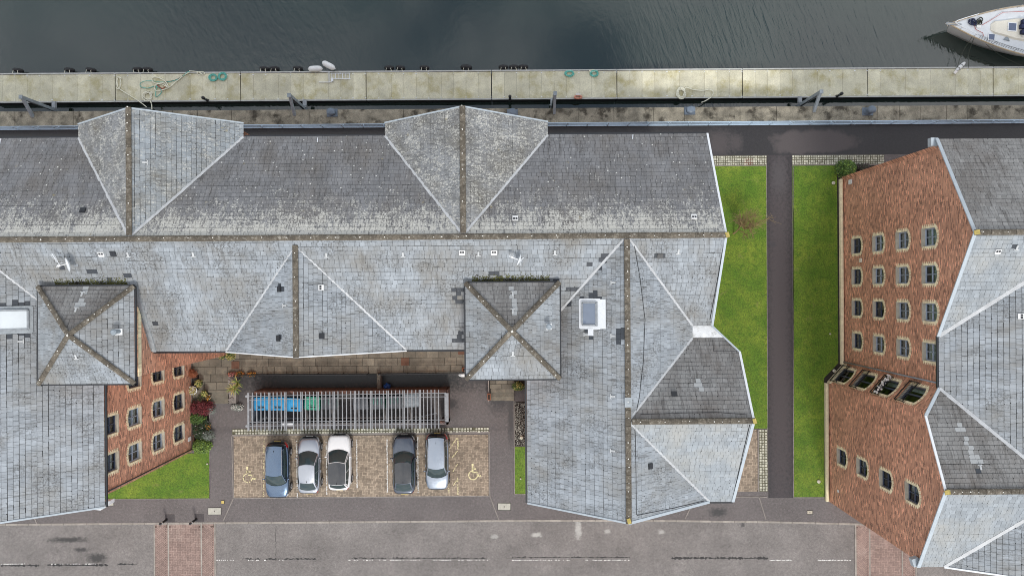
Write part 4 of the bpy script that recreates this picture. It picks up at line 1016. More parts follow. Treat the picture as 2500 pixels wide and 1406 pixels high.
# ------------------------------------------------------------------ pontoon
ZP = -2.6
PX0 = P(281, 178, ZP).x; PL = 10.4; PS, PN = 15.6, 18.05
pl_lab = {-1: 'pale pontoon section at the left end, three tyres along its outer edge', 0: 'pale pontoon section strewn with tangled cream and teal ropes', 1: 'pale pontoon section carrying the white ladder and two white fenders',
          2: 'pale pontoon section with four tyres and no rope on its deck', 3: 'pale pontoon section with two small teal coils and the orange lifebuoy', 4: 'pale pontoon section with one cream rope coil and its long tail',
          5: 'bare pale pontoon section beside the right mooring arm', 6: 'pale pontoon section to which the yacht bow is moored', 7: 'pale pontoon section at the right end under the yacht'}
for k in range(-1, 8):
    x0 = PX0 + PL * k; t = thing('pontoon_section', pl_lab[k], 'pontoon', (x0 + PL / 2, 16.8, ZP), group='floating pontoon sections in a row', world=True)
    g = MB(); g.box((x0 + PL / 2, 16.82, ZP - .62), (PL - .06, PN - PS - .06, 1.1)); g.obj('float', 'pontoon_side', t)
    for i in range(10):
        MB().box((x0 + .03 + (i + .5) * (PL - .06) / 10, 16.82, ZP - .05 + R.uniform(-.004, .004)), ((PL - .06) / 10 - .012, PN - PS - .26, .1)).obj('deck_panel', 'pontoon_deck', t)
    for y in (PS + .05, PN - .05): g = MB(); g.box((x0 + PL / 2, y, ZP - .03), (PL - .05, .1, .14)); g.obj('edge_beam', 'pontoon_edge', t)
    g = MB()
    for i in range(10):
        for y in (PS + .22, PS + .09, PN - .09, PN - .25):
            if R.random() < .9: g.box((x0 + .03 + (i + .5) * (PL - .06) / 10 + .5, y, ZP + .012), (.12 if R.random() < .6 else .06, .05, .03))
    g.obj('fixing_plates', 'white_metal', t, kind='stuff')

# tyres hung along the outer edge
def tyre(px, py, label, s=1.0):
    v = P(px, py, ZP - .2); t = thing('tyre_fender', label, 'tyre', (v.x, 18.2, ZP - .25), R.uniform(-.12, .12), 'tyres hung along the pontoon')
    g = MB(); n = 18; rr, r = .31 * s, .11 * s; vs = []
    for i in range(n):
        a = 2 * math.pi * i / n
        for k in range(8):
            b = 2 * math.pi * k / 8; q = rr + r * math.cos(b); vs.append((q * math.cos(a), .05 + r * 1.15 * math.sin(b) + .12, q * math.sin(a) * .9))
    g.add(vs, [(i * 8 + k, ((i + 1) % n) * 8 + k, ((i + 1) % n) * 8 + (k + 1) % 8, i * 8 + (k + 1) % 8) for i in range(n) for k in range(8)])
    g.obj('tread', 'rubber', t, smooth=True, fix=True)
    for sx in (-.2, .2): g = MB(); g.tube([(sx, .15, .25), (sx * .9, .0, .33), (sx * 1.2, -.18, .29)], .02, 5); g.obj('lashing', 'rope_cream', t)
for px, lab in ((43, 'black tyre fender at the far left of the pontoon'), (169, 'black tyre fender, left one of the pair on the leftmost pontoon section'), (221, 'black tyre fender, right one of the pair on the leftmost pontoon section'),
                (336, 'black tyre fender beyond the tangled ropes, left of two touching'), (360, 'black tyre fender beyond the tangled ropes, right of two touching'), (645, 'black tyre fender between teal coils and white fenders, first from the coils'),
                (670, 'black tyre fender between teal coils and white fenders, second from the coils'), (727, 'black tyre fender just left of the white fenders'), (950, 'black tyre fender right of the ladder, left of two touching'),
                (977, 'black tyre fender right of the ladder, right of two touching'), (1036, 'black tyre fender standing alone between a touching pair and a large tyre'), (1229, 'black tyre fender, leftmost of three close together'),
                (1254, 'black tyre fender, middle one of three close together'), (1278, 'black tyre fender, rightmost of three close together')): tyre(px, 172, lab)
tyre(1138, 167, 'larger brown-black tyre fender standing proud of the pontoon edge', 1.2)

# ropes
def rope(name, label, pts, r, mat, z=ZP + .02, grp='ropes lying on the pontoon', more=()):
    def sm(pts):
        out = []
        for i in range(len(pts) - 1):
            p0, p1, p2, p3 = pts[max(i - 1, 0)], pts[i], pts[i + 1], pts[min(i + 2, len(pts) - 1)]
            for k in range(5):
                u = k / 5; out.append(tuple(.5 * (2 * p1[j] + (p2[j] - p0[j]) * u + (2 * p0[j] - 5 * p1[j] + 4 * p2[j] - p3[j]) * u * u + (3 * p1[j] - p0[j] - 3 * p2[j] + p3[j]) * u ** 3) for j in range(len(p1))))
        return out + [pts[-1]]
    L = []
    for n, (a, b) in enumerate(sm(pts)): v = P(a, b, z + r + .012 * (n % 7)); L.append(v)
    g = MB(); g.tube(L, r * (1.45 if mat == 'rope_cream' else 1.15), 6); return g.obj(name, mat, None, label, 'rope', grp, smooth=True)
def coil(cx, cy, rx, ry, turns, wob=.15, start=0.0, tail=()):
    out = []
    n = int(turns * 12)
    for i in range(n):
        a = start + i * math.pi / 6; k = 1 - .35 * ((i // 12) % 3) / 2.2 + R.uniform(-wob, wob) * .35; out.append((cx + math.cos(a) * rx * k + R.uniform(-.6, .6), cy + math.sin(a) * ry * k + R.uniform(-.6, .6)))
    return out + list(tail)
rope('rope_coil', 'neat teal rope coil, left of the pair beside the tangled ropes', coil(520, 190, 10, 8.5, 6), .028, 'rope_teal')
rope('rope_coil', 'neat teal rope coil, right of the pair beside the tangled ropes', coil(543, 187, 10, 9.5, 6), .028, 'rope_teal')
rope('rope_coil', 'oval teal rope coil near the lifebuoy, left of two', coil(1390, 180, 11, 7, 5), .028, 'rope_teal')
rope('rope_coil', 'teal and white rope coil at the pontoon edge, right of two near the lifebuoy', coil(1451, 180, 10, 7.5, 5, .2), .028, 'rope_teal')
rope('rope_coil', 'white cleat lashing above the right small teal coil', coil(1446, 174, 7, 3, 2, .2), .022, 'rope_cream')
rope('rope_coil', 'cream rope coil with a long tail that drops off the pontoon', coil(1663, 228, 11, 14, 6, .25, 0, ((1675, 214), (1690, 219), (1715, 222), (1732, 219), (1741, 226), (1737, 237), (1722, 247), (1712, 251))), .03, 'rope_cream')
rope('mooring_rope', 'cream rope with a narrow loop at its left end trailing to the edge', [(297, 193), (290, 189), (285, 200), (284, 214), (290, 218), (295, 205), (293, 193), (286, 190), (288, 213), (298, 222), (330, 242), (345, 252), (358, 262)], .028, 'rope_cream')
rope('rope_coil', 'cream rope coil heaped between the loop and the tangle', coil(360, 235, 12, 11, 4, .5) + [(366, 243), (370, 255), (371, 268)], .028, 'rope_cream')
rope('mooring_rope', 'big loose loops of cream rope in the middle of the tangle', [(415, 214), (398, 220), (382, 223), (377, 212), (390, 205), (410, 213), (404, 200), (388, 191), (374, 190), (372, 199), (384, 205), (400, 203), (412, 214), (430, 200), (447, 186), (463, 177)], .03, 'rope_cream')
rope('mooring_rope', 'thin teal rope looping round the tangle', [(345, 215), (342, 205), (352, 199), (370, 198), (395, 201), (420, 199), (443, 190), (455, 178), (463, 175)], .02, 'rope_teal')
rope('mooring_rope', 'teal rope curl under the cream loops', [(345, 213), (360, 216), (378, 211), (390, 216), (394, 225), (388, 233), (380, 235), (383, 210), (392, 205)], .026, 'rope_teal')
rope('mooring_rope', 'dark olive rope running from the tangle to the cleat', [(400, 201), (425, 197), (440, 190), (450, 183), (462, 178)], .022, 'rope_dark')
rope('mooring_rope', 'short faded red rope end inside the tangle', [(382, 206), (388, 212), (396, 217), (402, 213)], .03, 'rope_red')
rope('rope_coil', 'white rope figure of eight tied at the cleat by the outer edge', [(462, 174), (475, 175), (486, 177), (491, 181), (485, 183), (481, 179), (488, 176), (496, 176), (499, 180), (494, 183), (490, 179)], .026, 'rope_cream')
# fenders, ladder, lifebuoy
def fender(px, py, ang, label):
    v = P(px, py, ZP + .2); t = thing('boat_fender', label, 'fender', (v.x, v.y, ZP + .2 if px < 780 else ZP + .25), ang, 'white fenders lying on the pontoon edge')
    g = MB(); vs = [(.02, -.62), (.05, -.58), (.16, -.52), (.23, -.38), (.245, -.1), (.245, .2), (.22, .4), (.14, .53), (.05, .58), (.03, .63)]
    g.lathe(vs, n=14); g.v = [(z, y, x) for x, y, z in g.v]; g.obj('body', 'white_plastic', t, smooth=True, fix=True)
    g = MB(); g.tube([(.6, 0, 0), (.75, .1, -.1), (.85, -.05, -.18)], .02, 5); g.obj('lanyard', 'rope_dark', t)
fender(770, 168.5, .02, 'white fender lying flat along the pontoon edge'); fender(803, 161, -.5, 'white fender lying askew over the water')
v = P(832, 187, ZP); t = thing('ladder', 'short white ladder lying on the pontoon with its mounting frame', 'ladder', (v.x, v.y, ZP + .06), 0)
for s in (-.23, .23): g = MB(); g.box((0, s, 0), (1.65, .05, .05)); g.obj('rail', 'white_metal', t)
for i in range(6): g = MB(); g.box((-.72 + i * .29, 0, 0), (.045, .42, .045)); g.obj('rung', 'white_metal', t)
g = MB(); g.box((-1.2, .38, .02), (1.1, .06, .05)); g.box((-1.25, -.5, .02), (1.1, .06, .05)); g.box((-.95, -.05, .02), (.06, .8, .05)); g.box((-.7, -.3, .02), (.2, .3, .08)); g.obj('mounting_frame', 'white_metal', t)
v = P(1411, 244, ZP); t = thing('lifebuoy', 'orange and white lifebuoy hung at the inner pontoon edge', 'lifebuoy', (v.x, 15.72, ZP + .1))
g = MB(); g.tube([(math.cos(a * .524) * .3, math.sin(a * .524) * .12, .06 + .0 * a) for a in range(12)], .075, 8, close=True); g.obj('ring', 'lifebuoy', t, smooth=True)
g = MB(); g.box((0, .22, .1), (.36, .16, .2)); g.obj('holder', 'flower_pale', t)
for px, py, lab in ((507, 246, 'black service post on the pontoon by the tangled ropes'), (1245, 243, 'black service post on the pontoon near the three close tyres'), (2043, 236, 'black service post on the pontoon right of the right mooring arm')):
    v = P(px, py, ZP); t = thing('service_post', lab, 'post', v, group='black service posts on the pontoon')
    g = MB(); g.lathe([(.14, 0), (.14, .03), (.1, .05), (.1, .7), (.13, .72), (.13, .9), (.05, .95)], n=12); g.obj('column', 'black_metal', t)
    g = MB(); g.lathe([(.105, .55), (.105, .62)], n=12); g.obj('band', 'steel_grey', t)

# steel guide piles with raking struts
for px, lean, lab in ((82, 1, 'grey steel guide pile and strut at the far left of the quay'), (720, 1, 'grey steel guide pile and strut beside the ladder'), (1353, 0, 'grey steel guide pile and strut left of the lifebuoy'), (1986, -1, 'grey steel guide pile and strut nearest the yacht')):
    X = P(px, 278, 0).x; t = thing('guide_pile', lab, 'pile', (X, 14.9, -3.4), group='steel guide piles between quay and pontoon', world=True)
    XT, yt = X - lean * .0, 14.95
    g = MB()
    for dx in (-.1, .1): g.box((XT + dx, yt, -1.2), (.025, .24, 5.2))
    g.box((XT, yt, -1.2), (.2, .025, 5.2)); g.obj('pile', 'steel_grey', t)
    g = MB(); g.bar((XT, yt, 1.25), (XT, 13.75, .05), .2, .2); g.obj('strut', 'steel_grey', t)
    g = MB(); g.box((XT, 13.65, .02), (.34, .4, .05)); g.box((XT, yt, 1.42), (.28, .3, .04)); g.obj('plate', 'steel_grey', t)
    g = MB(); g.box((XT + .1 * lean, 15.35, -2.3), (.3, .5, .2)); g.box((XT, 15.05, -2.3), (.45, .12, .14)); g.obj('bracket', 'galvanised', t)
# quay bollards
def bollard(px, py, lab, tall):
    v = P(px, py, .1); t = thing('mooring_bollard', lab, 'bollard', (v.x, v.y, .07), 0, 'mooring bollards on the quay')
    g = MB(); g.box((0, 0, .03), (.85, .62, .07)); g.obj('base', 'bollard_grey', t)
    if tall: pr = [(.36, .06), (.3, .12), (.27, .5), (.33, .6), (.35, .72), (.24, .84), (.05, .88)]
    else: pr = [(.3, .06), (.22, .14), (.22, .3), (.33, .38), (.34, .46), (.22, .52), (.03, .53)]
    g = MB(); g.lathe(pr, n=18, sx=1.0, sy=.85); g.obj('post', 'bollard_grey', t, smooth=True, fix=True)
    if not tall: g = MB(); g.box((.0, .0, .44), (.62, .36, .14)); g.obj('head', 'bollard_grey', t)
bollard(811, 276, 'squat blue-grey bollard on the quay right of the ladder guide pile', 0); bollard(1251, 277, 'squat blue-grey bollard beside the right cross gable roof', 0); bollard(1684, 271, 'squat blue-grey bollard below the cream rope coil', 0); bollard(2118, 273, 'tall round blue-grey bollard on the quay towards the yacht', 1)

# quay railing
t = thing('quay_railing', 'long pale blue railing between the quay stones and the dark walk', 'railing', (0, 12.75, 0), world=True)
for z in (1.1, .72, .38): g = MB(); g.bar((-46, 12.75, z), (46, 12.75, z), .055 if z > 1 else .035, .055 if z > 1 else .035); g.obj('rail', 'pale_blue_steel', t)
g = MB(); g.bar((-46, 12.75, .06), (46, 12.75, .06), .05, .12); g.obj('toe_board', 'pale_blue_steel', t)
x = -45.2
while x < 46:
    g = MB(); g.bar((x, 12.75, 0), (x, 12.75, 1.12), .05); g.bar((x, 12.75, .5), (x, 13.05, .02), .04); g.obj('post', 'pale_blue_steel', t); x += 1.6

# ------------------------------------------------------------------ yacht
M('hull_white', (.78, .78, .76), .3, .04, 2, .05, 20, coat=.3); M('deck_white', (.66, .69, .72), .55, .06, 2, .08, 30); M('teak', (.42, .33, .22), .8, .2, 4, .3, 40); M('cabin_cream', (.7, .67, .58), .5, .05, 2)
M('navy_cloth', (.018, .025, .07), .85, .3, 5, .2, 30); M('antifoul', (.02, .025, .03), .7, .2); M('hatch_glass', (.09, .12, .2), .1, .1, 2, 0)
bp = P(2318, 60, -1.9)
Y = thing('sailing_yacht', 'white sailing yacht with its bow towards the quay at top right', 'yacht', (bp.x, bp.y, -1.9), -.085)
hw = lambda x: 2.15 * (1 - max(0, 1 - x / 8.0) ** 1.75) if x < 8 else 2.15 - .03 * (x - 8) ** 1.5
st = [0, .25, .6, 1.1, 1.8, 2.6, 3.6, 4.8, 6.2, 8, 10, 12, 13.4]
g = MB(); rows = []
for x in st:
    w = hw(x) + .03; rk = max(0, 1 - x / 3.5) * .75; rows.append([(x, w, 0), (x + rk * .25, w * .97, -.4), (x + rk * .6, w * .86, -1.0), (x + rk, w * .74, -1.5), (x + rk * 1.6, w * .3, -1.95)])
for sg in (1, -1):
    vs = [(a, sg * b, c) for r in rows for a, b, c in r]; n = 5
    g.add(vs, [(i * n + k, (i + 1) * n + k, (i + 1) * n + k + 1, i * n + k + 1) for i in range(len(st) - 1) for k in range(n - 1)])
g.add([(13.4, hw(13.4), 0), (13.4, -hw(13.4), 0), (13.4, -hw(13.4) * .3, -1.95), (13.4, hw(13.4) * .3, -1.95)], [(0, 1, 2, 3)])
g.obj('hull', 'hull_white', Y, smooth=True, fix=True)
g = MB(); vs = []
for x in st: vs += [(x, hw(x), .0), (x, hw(x) * .5, .05), (x, 0, .07), (x, -hw(x) * .5, .05), (x, -hw(x), 0)]
g.add(vs, [(i * 5 + k, (i + 1) * 5 + k, (i + 1) * 5 + k + 1, i * 5 + k + 1) for i in range(len(st) - 1) for k in range(4)]); g.obj('deck', 'deck_white', Y, smooth=True, fix=True)
for sg in (1, -1):
    g = MB(); g.tube([(x, sg * (hw(x) + .02), .05) for x in [k * .4 for k in range(33)]], .06, 6); g.obj('toe_rail', 'teak', Y)
    g = MB(); pts = [(.15, 0, .5)] + [(x, sg * (hw(x) * .96), .5) for x in (.35, .8, 1.4, 2.0)] + [(2.05, sg * hw(2.05) * .95, .05)]; g.tube(pts, .03, 6); g.tube([(.8, sg * hw(.8) * .93, .5), (.85, sg * hw(.85) * .93, .04)], .025, 6); g.obj('pulpit_rail', 'white_metal', Y)
    for x in (3.6, 5.4, 7.2, 9.0): g = MB(); g.tube([(x, sg * hw(x) * .96, 0), (x, sg * hw(x) * .96, .6)], .02, 5); g.obj('stanchion', 'galvanised', Y)
    for z in (.58, .3): g = MB(); g.tube([(x, sg * hw(x) * .96, z if x > 2.2 else .5) for x in [2 + k * .5 for k in range(20)]], .008, 4); g.obj('lifeline', 'galvanised', Y)
g = MB()
for k in range(34):
    x = 2.5 + k * .2; y = -hw(x) * .93; g.tube([(x, y, .05), (x + .1, y + .18, .09)], .012, 4); g.tube([(x, y + .2, .08), (x + .2, y + .19 - .02, .08)], .01, 4)
g.obj('netting', 'rope_dark', Y)
g = MB(); g.bar((-.35, 0, .08), (.9, 0, .1), .12, .1); g.bar((-.3, -.09, .12), (.6, -.09, .12), .04); g.bar((-.3, .09, .12), (.6, .09, .12), .04); g.obj('bow_roller', 'galvanised', Y)
g = MB(); g.add([(-.42, 0, .1), (-.1, .22, .0), (-.2, 0, -.12), (-.1, -.22, .0)], [(0, 1, 2), (0, 2, 3), (1, 3, 2), (0, 3, 1)]); g.bar((-.3, 0, .1), (.5, 0, .16), .05); g.obj('anchor', 'pale_stone', Y)
for cx, cy, n, rr in ((1.75, .28, 9, .2), (2.35, .38, 8, .18), (2.05, .15, 5, .14)):
    g = MB()
    for k in range(n):
        ox, oy = R.uniform(-.15, .15), R.uniform(-.15, .15); g.tube([(cx + ox + math.cos(a * .524) * rr * R.uniform(.8, 1), cy + oy + math.sin(a * .524) * rr, .1 + k * .02) for a in range(12)], .022, 5, close=True)
    g.obj('rope_heap', 'navy_cloth' if cx < 2 else 'rope_dark', Y)
g = MB(); g.tube([(2.6, .1, .1), (3.2, .5, .12), (4.2, 1.25, .14), (6.2, 1.5, .14)], .018, 5); g.tube([(1.9, .2, .12), (2.1, -.3, .12), (2.7, -.55, .12), (2.8, -.8, .1)], .02, 5); g.obj('deck_line', 'rope_red', Y)
g = MB(); g.box((2.3, -.02, .12), (.35, .3, .12)); g.obj('windlass', 'white_plastic', Y)
g = MB(); prof = [(3.3, .25), (3.6, .5), (4.3, .62), (5.2, .85), (7, 1.05), (9.5, 1.1)]
vs = []
for x, w in prof: h = .12 if x < 3.5 else .24; vs += [(x, w, .05), (x + .03, w * .9, h), (x + .03, -w * .9, h), (x, -w, .05)]
g.add(vs, [(i * 4 + k, (i + 1) * 4 + k, (i + 1) * 4 + k + 1, i * 4 + k + 1) for i in range(5) for k in range(3)] + [(0, 1, 2, 3)]); g.obj('coachroof', 'cabin_cream', Y, fix=True)
def hatch(x, y, w, z):
    g = MB(); g.box((x, y, z + .02), (w, w, .06)); h = g.obj('hatch', 'white_metal', Y); g = MB(); g.box((x, y, z + .055), (w * .82, w * .82, .02)); g.obj('pane', 'hatch_glass', h)
hatch(4.95, .06, .72, .25); hatch(3.45, -.82, .55, .07)
g = MB(); g.bar((5.6, .5, .42), (8.5, .5, .46), .3, .3); g.bar((5.5, .1, .42), (8.5, .1, .46), .34, .3); g.bar((5.6, -.35, .42), (8.5, -.4, .46), .32, .3); g.obj('furled_sail', 'navy_cloth', Y)
for x in (5.8, 6.15): g = MB(); g.tube([(x, -.7, .3), (x, -.6, .64), (x, .7, .64), (x, .8, .3)], .03, 6); g.obj('strap_bar', 'white_metal', Y)
g = MB(); g.add([(4.4, -.95, .08), (5.0, -1.05, .08), (4.75, -.6, .1)], [(0, 1, 2)]); g.add([(4.4, -.95, .08), (5.0, -1.05, .08), (4.8, -.95, .2), (4.75, -.6, .1)], [(0, 1, 2), (1, 3, 2), (3, 0, 2)]); g.obj('deck_cover', 'steel_grey', Y)
for a, b, lab in (((2375, 88), (2337, 166), 'dark mooring line from the yacht bow to the left pontoon cleat'), ((2380, 88), (2365, 166), 'thin mooring line from the yacht bow straight to the pontoon'), ((2395, 96), (2492, 160), 'mooring line from the yacht bow aft along the pontoon')):
    p, q = P(*a, -1.85), P(*b, ZP + .05); g = MB(); g.tube([p.lerp(q, k / 8) - Vector((0, 0, .35 * math.sin(math.pi * k / 8))) for k in range(9)], .018, 5); g.obj('mooring_line', 'rope_dark', None, lab, 'rope', 'mooring lines of the yacht')
v = P(2345, 163, ZP + .1); t = thing('flotation_cushion', 'white padded bundle with dark straps lying over the pontoon edge', 'bundle', (v.x, v.y, ZP + .12), .75)
g = MB(); vs = [(.04, -.5), (.12, -.42), (.16, -.1), (.15, .25), (.1, .45), (.04, .52)]; g.lathe(vs, n=10); g.v = [(z, y, x * .8) for x, y, z in g.v]; g.obj('cushion', 'white_plastic', t, smooth=True, fix=True)
for k in (-.25, .1): g = MB(); g.tube([(k, math.cos(a * .628) * .17, math.sin(a * .628) * .14) for a in range(10)], .02, 5, close=True); g.obj('strap', 'rope_dark', t)
g = MB(); g.box((-.62, -.05, -.05), (.3, .2, .12)); g.obj('end_pad', 'flower_pale', t)

# ------------------------------------------------------------------ cars
def car_paint(name, col, metal, rough=.28):
    m, t, b = newmat(name); b.inputs['Base Color'].default_value = (*col, 1); b.inputs['Metallic'].default_value = metal; b.inputs['Roughness'].default_value = rough
    b.inputs['Coat Weight'].default_value = 1; b.inputs['Coat Roughness'].default_value = .03; b.inputs['Coat IOR'].default_value = 1.6
    p = t.pos(); bn = t.rng(t.noise(6, p, 4, .7), .4, .75, rough, rough + .15); t.l.new(bn, b.inputs['Roughness'])
car_paint('paint_blue', (.115, .17, .255), .9, .22); car_paint('paint_silver', (.42, .44, .48), .85); car_paint('paint_white', (.8, .8, .8), 0); car_paint('paint_dark', (.085, .1, .13), .8); car_paint('paint_grey', (.33, .37, .43), .88); car_paint('paint_black', (.02, .021, .025), .1, .12)
M('car_glass', (.035, .055, .058), .02, .1, 2, 0, spec=.5); M('car_trim', (.016, .016, .018), .5, .1, 4); M('tail_red', (.5, .012, .015), .15, .1, 3, 0, coat=1); M('lamp_clear', (.7, .72, .75), .1, .05, 3, 0, coat=1); M('alloy', (.5, .51, .53), .3, .1, 4, 0, metal=.6); M('plate_white', (.7, .7, .68), .5, .03)
def car(name, label, loc, rz, L, W, Ht, xwb, xwt, xrt, xrb, paint, roofm=None, suv=False, belt=1.0, nose=.74, tail=.98, wr=.66, dark_tail=False, rails=False):
    t = thing(name, label, 'car', loc, rz, 'cars in the car park')
    h = L / 2
    def top(x):
        if x >= xwb: k = (x - xwb) / (h - xwb); return belt - .03 - (belt - nose - .03) * k ** 1.7
        if x <= xrb: k = (xrb - x) / max(.05, h + xrb); return tail - .12 * k ** 2
        k = (x - xrb) / (xwb - xrb); return tail + (belt - .03 - tail) * k
    def sec(x):
        a = abs(x) / h; w = W / 2 * max(.0, 1 - a ** 6.5) ** (1 / 4.2) * (1 - .035 * a * a); e = max(0, (a - .9) / .1); zt = top(x) * (1 - .3 * e ** 2.2); zb = .22 + .12 * e
        w = max(w, .02)
        return [(0, zt + .03), (.35 * w, zt + .027), (.62 * w, zt + .012), (.8 * w, zt - .01), (.91 * w, zt - .045), (.965 * w, zt - .11), (.99 * w, zt - .22), (w, zt * .62), (.992 * w, .46), (.96 * w, .34), (.9 * w, zb), (0, zb)]
    xs = [h * math.sin(math.pi / 2 * (-1 + 2 * i / 44)) for i in range(45)]
    S = [sec(x) for x in xs]; n = 12
    def body(i, s):            # station, signed profile position
        a = abs(s); k = min(int(a), n - 2); f = a - k; p, q = S[i][k], S[i][k + 1]; return Vector((xs[i], (p[0] + (q[0] - p[0]) * f) * (1 if s >= 0 else -1), p[1] + (q[1] - p[1]) * f))
    g = MB()
    for sg in (1, -1):
        vs = [(xs[i], sg * y, z) for i in range(45) for y, z in S[i]]
        g.add(vs, [(i * n + k, (i + 1) * n + k, (i + 1) * n + k + 1, i * n + k + 1) for i in range(44) for k in range(n - 1)])
    b = g.obj('body', paint, t, smooth=True, fix=True)
    def skin(nm, mat, x0, x1, s0, s1, off=.008, par=t):
        g = MB(); ids = [i for i in range(45) if x0 <= xs[i] <= x1]
        if len(ids) < 2: return
        rows = []
        for i in ids:
            r = []
            for k in range(9):
                s = s0 + (s1 - s0) * k / 8; p = body(i, s); c = Vector((xs[i] * .9, 0, .5)); r.append(p + (p - c).normalized() * off)
            rows.append(r)
        g.add([p for r in rows for p in r], [(i * 9 + k, (i + 1) * 9 + k, (i + 1) * 9 + k + 1, i * 9 + k + 1) for i in range(len(ids) - 1) for k in range(8)]); return g.obj(nm, mat, par, smooth=True)
    # cabin
    wb, wt, zr = W / 2 * .87, W / 2 * wr, Ht
    zf, zk = belt - .02, tail - .01
    Lf = lambda u: Vector((xwb - .26 * (2 * u - 1) ** 2, wb * (2 * u - 1) * (1 - .0 * u), zf + .02 - .03 * (2 * u - 1) ** 2)); Uf = lambda u: Vector((xwt - .12 * (2 * u - 1) ** 2, wt * (2 * u - 1), zr - .045 * (2 * u - 1) ** 2))
    Lr = lambda u: Vector((xrb + .16 * (2 * u - 1) ** 2, wb * .92 * (2 * u - 1), zk - .02 * (2 * u - 1) ** 2)); Ur = lambda u: Vector((xrt + .06 * (2 * u - 1) ** 2, wt * .95 * (2 * u - 1), zr - .07 - .04 * (2 * u - 1) ** 2))
    def front(u, v): return Lf(u).lerp(Uf(u), v) + Vector((.05, 0, .05)) * (4 * v * (1 - v)) * .5
    def rear(u, v): return Lr(u).lerp(Ur(u), v) + Vector((-.05, 0, .04)) * (4 * v * (1 - v)) * .5
    def side(sg):
        def f(u, v):
            e = 1 if sg > 0 else 0; p = Lf(e).lerp(Lr(e), u); q = Uf(e).lerp(Ur(e), u); k = p.lerp(q, v); bl = 4 * u * (1 - u); k.y += sg * (.05 * bl * (1 - v) + .035 * 4 * v * (1 - v) + .05 * bl * v * .7); return k
        return f
    def roof(u, v):
        p = Uf(u).lerp(Ur(u), v); p.z += .035 * 4 * v * (1 - v); p.y *= 1 + .045 * 4 * v * (1 - v); return p
    g = MB()
    for f in (front, rear, side(1), side(-1)): g.grid(f, 14, 8)
    g.obj('cabin', paint, t, smooth=True, fix=True)
    rf = MB(); rf.grid(roof, 14, 14); r = rf.obj("roof", roofm or paint, t, smooth=True, fix=True)
    def panel(nm, f, u0, u1, v0, v1, out, mat='car_glass'):
        def q(i, j):
            u, v = u0 + (u1 - u0) * i, v0 + (v1 - v0) * j; p = f(u, v); a = f(min(u + .01, 1), v) - f(max(u - .01, 0), v); c = f(u, min(v + .01, 1)) - f(u, max(v - .01, 0)); nn = a.cross(c).normalized()
            if nn.dot(out) < 0: nn = -nn
            return p + nn * .012
        g = MB(); g.grid(q, 14, 8); return g.obj(nm, mat, t, smooth=True)
    ws = panel('windscreen', front, .035, .965, .01, .96, Vector((1, 0, 1))); rw = panel('rear_window', rear, .07, .93, .06, .94, Vector((-1, 0, 1)))
    for sg in (1, -1):
        for u0, u1 in ((.05, .44), (.47, .78), (.8, .95)): panel('side_window', side(sg), u0, u1, .1, .9, Vector((0, sg, .3)))
    for k in (-.3, .25): g = MB(); p, q2 = front(.5 + k * .9, .02), front(.5 + k * .9 + .3, .09); g.tube([p + Vector((.02, 0, .03)), q2 + Vector((.02, 0, .03))], .012, 5); g.obj('wiper', 'car_trim', ws)
    g = MB(); c = roof(.5, .9); g.add([c + Vector((-.1, -.02, 0)), c + Vector((.12, 0, 0)), c + Vector((-.1, .02, 0)), c + Vector((-.12, 0, .09))], [(0, 1, 3), (1, 2, 3), (2, 0, 3)]); g.obj('antenna', 'car_trim', r)
    if rails:
        for e in (.015, .985): g = MB(); g.tube([roof(e, v / 8) + Vector((0, 0, .045 if 0 < v < 8 else 0)) for v in range(9)], .022, 6); g.obj('roof_rail', 'galvanised', r)
    if suv: g = MB(); g.grid(lambda u, v: roof(u, 1.0) + Vector((-.22 * v, 0, .012 - .03 * v)), 10, 3); g.obj('spoiler', paint, t, smooth=True)
    skin('grille', 'car_trim', h * .955, h * .999, -4.2, 4.2, .01); skin('bonnet_seam', 'car_trim', xwb + .1, h * .9, 3.35, 3.42, .002); skin('bonnet_seam', 'car_trim', xwb + .1, h * .9, -3.42, -3.35, .002)
    for sg in (1, -1):
        skin('headlight', 'lamp_clear', h * .84, h * .965, sg * 4.3, sg * 6.1, .012)
        skin('tail_light', 'tail_red', -h * .985, -h * (.8 if suv else .86), sg * 4.0, sg * 6.4, .014)
        skin('sill', 'car_trim', -h * .9, h * .9, sg * 8.6, sg * 10, .006)
        p = side(sg)(.1, .06); g = MB(); g.lathe([(.02, -.1), (.085, -.07), (.1, 0), (.08, .06), (.02, .08)], n=10, sx=.75); g.v = [(p.x + .02 + z * .6, p.y + sg * (.13 + 0) + y * 1.15, p.z + .07 + x) for x, y, z in g.v]; mr = g.obj('mirror', paint, t, smooth=True, fix=True)
        g = MB(); g.bar((p.x, p.y, p.z + .03), (p.x + .02, p.y + sg * .1, p.z + .06), .06, .04); g.obj('mirror_arm', 'car_trim', mr)
        for x in (.32, -.42): q = body(min(range(45), key=lambda i: abs(xs[i] - x)), sg * 6.6); g = MB(); g.box((q.x, q.y + sg * .012, q.z), (.2, .035, .035)); g.obj('door_handle', 'alloy', t)
